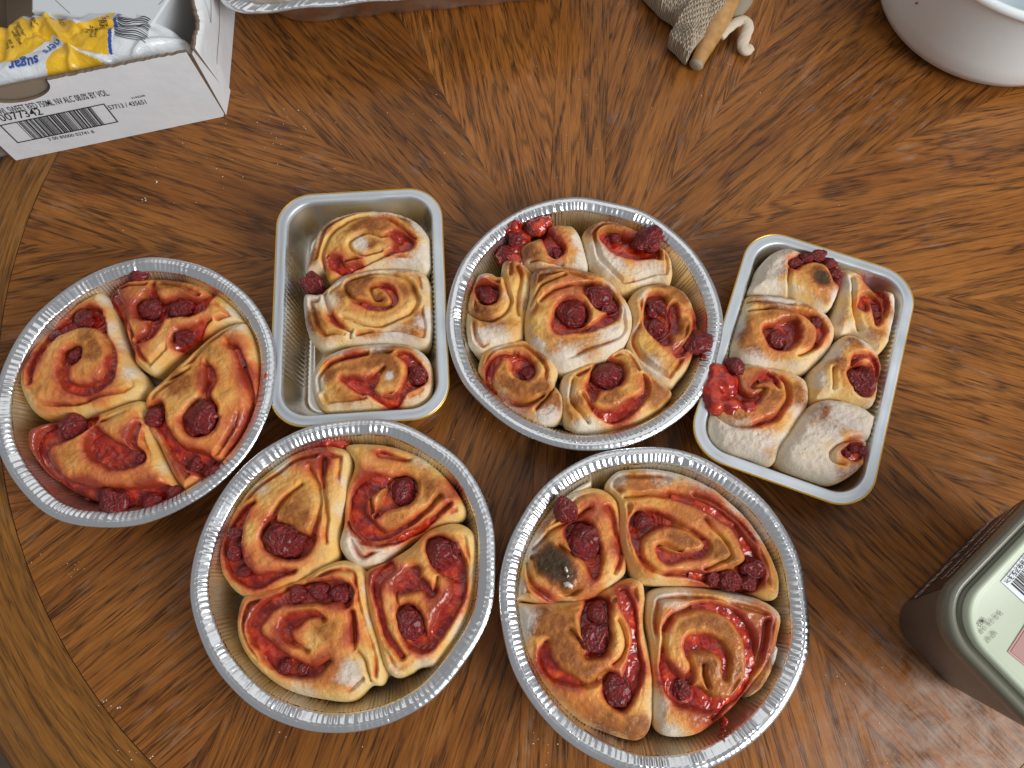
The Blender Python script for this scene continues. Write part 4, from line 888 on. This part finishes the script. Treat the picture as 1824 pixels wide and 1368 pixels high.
A_ = tray_loops(P1); link_mesh('crimped_rim', mesh_np('crimped_rim', A_.reshape(-1, 3), grid_faces(len(P1), NU)[:, ::-1]), M_FOIL, tray)
A_ = tray_loops(P2); A_ = np.concatenate([A_, A_[-1:] * np.array([.02, .02, 1])]); link_mesh('dish', mesh_np('dish', A_.reshape(-1, 3), grid_faces(len(A_), NU)[:, ::-1]), mat_foil('tray_wall_foil', (.62, .55, .48), .42, .35, 60), tray)

# ---------------------------------------------------------------- white plastic bowl
bc = (.497, .624); bowl = empty('white_bowl', (*bc, 0)); tag(bowl, 'plain white plastic bowl with bluish inside at the top right corner', 'bowl')
def lathe(name, pf, mat, parent, n=160):
    th = np.arange(n) / n * 2 * math.pi; V = [(r * math.cos(a_), r * math.sin(a_), z) for r, z in pf for a_ in th]
    return link_mesh(name, mesh_np(name, V, grid_faces(len(pf), n)), mat, parent)
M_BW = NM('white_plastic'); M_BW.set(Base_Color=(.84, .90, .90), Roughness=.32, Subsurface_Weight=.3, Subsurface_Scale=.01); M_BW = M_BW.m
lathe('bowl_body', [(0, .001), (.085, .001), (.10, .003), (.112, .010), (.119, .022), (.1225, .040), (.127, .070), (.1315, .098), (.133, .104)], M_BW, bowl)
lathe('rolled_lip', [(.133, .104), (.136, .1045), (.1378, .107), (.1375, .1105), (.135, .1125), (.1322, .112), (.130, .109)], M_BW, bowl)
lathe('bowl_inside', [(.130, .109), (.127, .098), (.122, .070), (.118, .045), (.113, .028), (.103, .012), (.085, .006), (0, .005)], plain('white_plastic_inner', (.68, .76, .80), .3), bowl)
lathe('jam_speck', [(.0, .0012), (.0008, .0010), (.0014, 0.0)], M_JAM, bowl, 8).location = (-.112, -.060, .062)

# ---------------------------------------------------------------- tub of spread
a1 = math.radians(40); e1 = np.array([math.cos(a1), math.sin(a1)]); e2 = np.array([math.sin(a1), -math.cos(a1)]); LA, LB = .175, .125
Lc = np.array([.2625, .0085]); tcn = Lc + e1 * LA / 2 + e2 * LB / 2
tub = empty('spread_tub', (tcn[0], tcn[1], 0), a1); tag(tub, 'brown tub of spread with a pale green lid at the lower right corner', 'tub')
M_TUBB = plain('brown_plastic', (.125, .105, .090), .38); M_LBL = plain('dark_brown_sleeve', (.040, .026, .022), .35)
M_LIDR = plain('olive_plastic', (.16, .155, .115), .25); M_LIDG = plain('pale_green_plastic', (.50, .55, .42), .45)
def loops(pf, name, mat, n=240, cap=False):
    V = [np.c_[rrect(LA / 2 - t, LB / 2 - t, max(.032 - t * .45, .012), n), np.full(n, z)] for t, z in pf]; A_ = np.array(V)
    if cap: A_ = np.concatenate([A_, A_[-1:] * np.array([.01, .01, 1])])
    return link_mesh(name, mesh_np(name, A_.reshape(-1, 3), grid_faces(len(A_), n)[:, ::-1]), mat, tub)
loops([(.030, .0), (.0245, .001), (.0232, .004), (.0035, .108)][::-1], 'tub_body', M_TUBB)
loops([(.0030, .106), (.0008, .106), (0, .108), (0, .1165), (.0010, .1190), (.0030, .1200), (.0048, .1195), (.0060, .1175), (.0070, .1150), (.0085, .1145), (.0098, .1165)][::1], 'lid_rim', M_LIDR)
loops([(.0098, .1165), (.0104, .1195), (.0118, .1208), (.0135, .1208), (.0150, .1196), (.0165, .1190), (.04, .1188)], 'lid_panel', M_LIDG, cap=True)
TO = (tcn[0], tcn[1], 0)
def tl(P): # world point -> tub local
    P = np.array(P) - np.array(TO); c_, s_ = math.cos(-a1), math.sin(-a1); return np.array([P[0] * c_ - P[1] * s_, P[0] * s_ + P[1] * c_, P[2]])
def tsurf(P, mat, name): link_mesh(name, mesh_np(name, P, [list(range(len(P)))]), mat, tub, False)
ZL = .1194
def lpt(px, py, z=ZL): return tl([*at(px, py, z), z])
M_STK = plain('white_sticker', (.80, .83, .84), .4); M_PNK = plain('dusty_pink_print', (.42, .22, .20), .4); M_PNK2 = plain('pink_print_border', (.60, .30, .28), .4); M_GRY = plain('grey_ink', (.20, .20, .15), .6)
s0, s1, s2 = lpt(1783, 1036), lpt(1824, 987), lpt(1824, 1073)
ux = s1 - s0; ux /= np.linalg.norm(ux); uy = np.cross(ux, [0, 0, 1.]); 
tsurf([s0, s0 + ux * .055, s0 + ux * .055 + uy * .04, s0 + uy * .04], M_STK, 'barcode_label')
x = .0035
while x < .05:
    w_ = rj.choice([.0004, .0008, .0012]); p = s0 + ux * x + uy * .0052 + np.array([0, 0, .0003]); tsurf([p, p + ux * w_, p + ux * w_ + uy * .03, p + uy * .03], M_INK, 'barcode_bar'); x += w_ + rj.choice([.0005, .0008])
def ltext(s_, A_, B_, h, mat): print_on(s_, A_, B_, (0, 0, 1), h, tub, mat, lift=.0004)
ltext('00 699753>', s0 + ux * .034 + uy * .0008 + np.array([0, 0, .0004]), s0 + ux * .0015 + uy * .0008 + np.array([0, 0, .0004]), .0034, M_INK)
ltext('0M22:17', lpt(1752, 1099), lpt(1731, 1117), .0028, M_GRY); ltext('SA 02 12 81 13 02', lpt(1781, 1087), lpt(1741, 1124), .0028, M_GRY); ltext('NET WT', lpt(1770, 1122), lpt(1752, 1139), .0030, M_GRY)
p0, p1, p3 = lpt(1795, 1161), lpt(1824, 1117), lpt(1824, 1186)
vx = p1 - p0; vx /= np.linalg.norm(vx); vy = p3 - p0; vy -= vx * (vx @ vy); vy /= np.linalg.norm(vy)
tsurf([p0, p0 + vx * .04, p0 + vx * .04 + vy * .04, p0 + vy * .04], M_PNK2, 'pink_panel')
q0 = p0 + vx * .0012 + vy * .0012 + np.array([0, 0, .0003]); tsurf([q0, q0 + vx * .0385, q0 + vx * .0385 + vy * .0385, q0 + vy * .0385], M_PNK, 'pink_panel')
# dark sleeve printed on the upper-left side (local +Y side), with the name of the contents
def side(x, s_):  # x along the side, s_ up the wall
    t = .0232 + (.0035 - .0232) * s_; return np.array([x, LB / 2 - t + .00025, .004 + .104 * s_])
tsurf([side(-.041, .03), side(-.054, .97), side(.054, .97), side(.041, .03)], M_LBL, 'printed_sleeve')
M_TXT = plain('pale_print', (.62, .54, .52), .5)
nrm = np.cross(side(.1, 0) - side(0, 0), side(0, 1) - side(0, 0)); nrm = nrm if nrm[1] > 0 else -nrm
def stext(s_, xa, xb, sv, h, bold=.008): print_on(s_, side(xa, sv), side(xb, sv), nrm, h, tub, M_TXT, lift=.0005, bold=bold)
stext('HOMESTYLE SPREAD', .062, -.046, .20, .013, .02); stext('48% VEGETABLE OIL SPREAD', .048, -.034, .52, .006); stext('NET WT 45 OZ (2 LB 13 OZ)', .040, -.036, .66, .006)

# ---------------------------------------------------------------- knitted cloth, cord and wooden handle
mk = NM('beige_knit'); P = mk.coord('Object')
wv1 = mk.n('ShaderNodeTexWave', wave_type='BANDS', bands_direction='X'); mk.l(mk.mapping(P, (1, 1, 1), rot=(0, 0, .45)), wv1.inputs[0]); wv1.inputs['Scale'].default_value = 140; wv1.inputs['Distortion'].default_value = 1.5
wv2 = mk.n('ShaderNodeTexWave', wave_type='BANDS', bands_direction='Y'); mk.l(mk.mapping(P, (1, 1, 1), rot=(0, 0, .45)), wv2.inputs[0]); wv2.inputs['Scale'].default_value = 90; wv2.inputs['Distortion'].default_value = 1.5
kn = mk.math('MULTIPLY', wv1.outputs[1], wv2.outputs[1])
mk.set(Base_Color=mk.mix(kn, (.36, .28, .19), (.82, .70, .54)), Roughness=.9, Normal=mk.bump(kn, 1.0, .002)); M_KNIT = mk.m
M_RIB = plain('beige_cord', (.60, .50, .38), .85)
ko = [(1150, -60), (1172, -12), (1206, 14), (1208, 32), (1195, 52), (1212, 70), (1230, 88), (1240, 72), (1262, 50), (1292, 28), (1306, 10), (1322, -20), (1320, -70)]
PO = resample(crom([at(*p, .03) for p in ko], 8), 420); Ck = PO.mean(0); NRk = 130; s = np.arange(NRk) / (NRk - 1); s[0] = .003
G = Ck + s[:, None, None] * (PO - Ck)[None]; X = G[..., 0].ravel(); Y = G[..., 1].ravel(); Sg = np.repeat(s, 420)
ca, sa = math.cos(.45), math.sin(.45); xr = X * ca + Y * sa; yr = -X * sa + Y * ca
Z = .034 - .012 * Sg ** 4 + (fbm(X * 40, Y * 40, 3, 2) - .5) * .016 + np.abs(np.sin(xr * 1000 + .8 * np.sin(yr * 700))) * np.abs(np.sin(yr * 700)) * .0026
V = np.c_[X, Y, Z]; E = V[-420:].copy(); E[:, 2] = .004; E[:, :2] = Ck + (E[:, :2] - Ck) * .93; V = np.vstack([V, E]); cloth = empty('knitted_cloth', (Ck[0], Ck[1], 0)); tag(cloth, 'beige chunky-knit cloth bunched up at the top edge of the table', 'cloth')
link_mesh('knit_body', mesh_np('knit', V - np.array([Ck[0], Ck[1], 0]), grid_faces(NRk + 1, 420)), M_KNIT, cloth)
def tube(name, pts, rad, mat, parent, off, n=14, flat=1.0, rib=0.0):
    P = crom(np.array(pts, float), 8, False); V = []
    for i, p in enumerate(P):
        t = P[min(i + 1, len(P) - 1)] - P[max(i - 1, 0)]; t /= np.linalg.norm(t); s_ = np.cross(t, [0, 0, 1.]); s_ /= np.linalg.norm(s_); u_ = np.cross(s_, t)
        r = np.interp(i / (len(P) - 1), np.linspace(0, 1, len(rad)), rad)
        for k in range(n):
            a_ = 2 * math.pi * k / n; rr = r * (1 + rib * math.sin(a_ * 5 + i * .9)); V.append(p + s_ * rr * math.cos(a_) + u_ * rr * flat * math.sin(a_))
    V = np.array(V); m0 = len(P); F = [list(f) for f in grid_faces(m0, n)] + [list(range(n))[::-1], list(range((m0 - 1) * n, m0 * n))]
    return link_mesh(name, mesh_np(name, V - np.array(off), F), mat, parent)
def w3(px, py, z): return [*at(px, py, z), z]
ok_ = (Ck[0], Ck[1], 0)
tube('cord_loop', [w3(1283, 66, .012), w3(1296, 52, .013), (w3(1312, 40, .014)), w3(1326, 37, .014), w3(1333, 48, .013), w3(1327, 66, .010), w3(1323, 80, .008), w3(1328, 90, .007), w3(1337, 84, .007)], [.0048, .005, .0052, .0055, .0056, .0058, .006, .0062, .005], M_RIB, cloth, ok_, 20, .7, .05)
tube('smooth_strap', [w3(1330, -30, .016), w3(1318, 0, .016), w3(1306, 22, .012), w3(1300, 36, .007)], [.012, .013, .010, .006], plain('taupe_strap', (.27, .22, .16), .8), cloth, ok_, 20, .6)
mw = NM('pale_turned_wood'); mw.set(Base_Color=mw.ramp(mw.noise(mw.mapping(mw.coord(), (60, 60, 60)), 2, 4, .6), [(.3, (.36, .18, .055)), (.7, (.50, .28, .10))]), Roughness=.45); 
hA = np.array(w3(1239, 118, .009)); hB = np.array(w3(1312, -30, .022)); hn = empty('wooden_handle', (hA[0], hA[1], 0)); tag(hn, 'pale turned wooden handle sticking out from under the knitted cloth', 'handle')
tube('handle_shaft', [hA + (hB - hA) * q for q in np.linspace(0.035, 1, 8)], [.0068, .0080, .0098, .0112, .0120, .0118, .0110, .0100], mw.m, hn, (hA[0], hA[1], 0), 28)
tube('handle_tip', [hA + (hB - hA) * q for q in (-.012, 0.0, .02, .036)], [.0035, .0062, .0074, .0066], plain('worn_tip_wood', (.33, .27, .18), .6), hn, (hA[0], hA[1], 0), 28)

# ---------------------------------------------------------------- jam smears on the rims and flour crumbs on the wood
M_CRUMB = plain('flour_crumb', (.74, .70, .62), .9)
def smear(pan_empty, spots, z, name='jam_smear', seed=1, mat=None):
    def W(x, y): return at(x, y, z)
    bmesh_lumps([(x, y, r, z - .0058 ) for x, y, r in spots], W, 1 / 2150., np.array(pan_empty.location[:2]), pan_empty, seed, name, mat)
pans = [o for o in bpy.data.objects if o.name.startswith('round_foil_pan')]; pans.sort(key=lambda o: o.name)
smear(pans[3], [(905, 405, 7), (915, 400, 6), (924, 395, 7)], .0445); smear(pans[3], [(1262, 610, 4), (1257, 634, 5)], .044)
smear(pans[2], [(1291, 1290, 3), (1292, 1300, 3), (1290, 1310, 2.5), (1292, 1283, 5), (1293, 1318, 2)], .0455)
smear(pans[0], [(80, 845, 15), (62, 805, 13), (48, 760, 11), (112, 872, 13), (150, 890, 12)], .022)
rb_ = [o for o in bpy.data.objects if 'label' in o.keys() and 'blackened curl' in o['label'] and o['category'] == 'roll'][0]
bmesh_lumps([(325, 606, 15, .0445), (337, 612, 11, .044), (316, 548, 8, .046), (325, 570, 6, .046)], lambda x, y: at(870 + x * .42995, 780 + y * .42995, ZT), .43 / 2300, np.array(rb_.location[:2]), rb_, 3, 'flour_lump', M_CRUMB)
smear(pans[1], [(350, 1072, 3), (347, 1066, 3)], .044); smear(pans[0], [(474, 670, 5), (475, 664, 4)], .044)
rc = random.Random(9); V = []; F = []
def crumb(x, y, r):
    b_ = len(V)
    for k in range(6):
        a_ = k * math.pi / 3; q = r * rc.uniform(.6, 1.2); V.append((x + q * math.cos(a_), y + q * math.sin(a_), .0001))
    for k in range(6):
        a_ = k * math.pi / 3; q = r * rc.uniform(.3, .8); V.append((x + q * math.cos(a_), y + q * math.sin(a_), r * rc.uniform(.5, 1.0)))
    F.append([b_ + 6 + k for k in range(6)]); F.extend([[b_ + k, b_ + (k + 1) % 6, b_ + 6 + (k + 1) % 6, b_ + 6 + k] for k in range(6)])
for px, py, n, sp, r in ((258, 358, 5, 5, .0011), (279, 322, 3, 2, .0014), (490, 226, 12, 22, .0008), (186, 1250, 5, 5, .0009), (205, 1262, 3, 6, .0010), (235, 1338, 3, 5, .0009), (208, 1336, 1, 1, .0012), (272, 1352, 2, 4, .0009), (1060, 170, 14, 60, .0006), (1040, 250, 10, 26, .0006),
                         (900, 250, 26, 110, .0006), (560, 1370, 10, 60, .0007), (960, 1330, 9, 26, .0008), (380, 300, 24, 110, .0007), (1500, 1260, 22, 90, .0006), (750, 160, 20, 100, .0006), (120, 1010, 12, 25, .0006), (1300, 130, 10, 40, .0007), (1450, 350, 12, 120, .0005), (470, 200, 16, 60, .0006), (880, 850, 8, 50, .0006), (1700, 420, 8, 90, .0005)):
    for k in range(n): c_ = at(px + rc.gauss(0, sp), py + rc.gauss(0, sp)); crumb(c_[0], c_[1], r * rc.uniform(.3, .85))
cr_ = link_mesh('flour_crumbs', mesh_np('flour_crumbs', V, F), M_CRUMB, None, False); tag(cr_, 'white flour crumbs scattered over the bare oak', 'flour crumbs', kind='stuff')
for o in scene.objects:
    if 'label' in o.keys() and not (4 <= len(o['label'].split()) <= 16): print('LABEL LEN', len(o['label'].split()), o['label'])
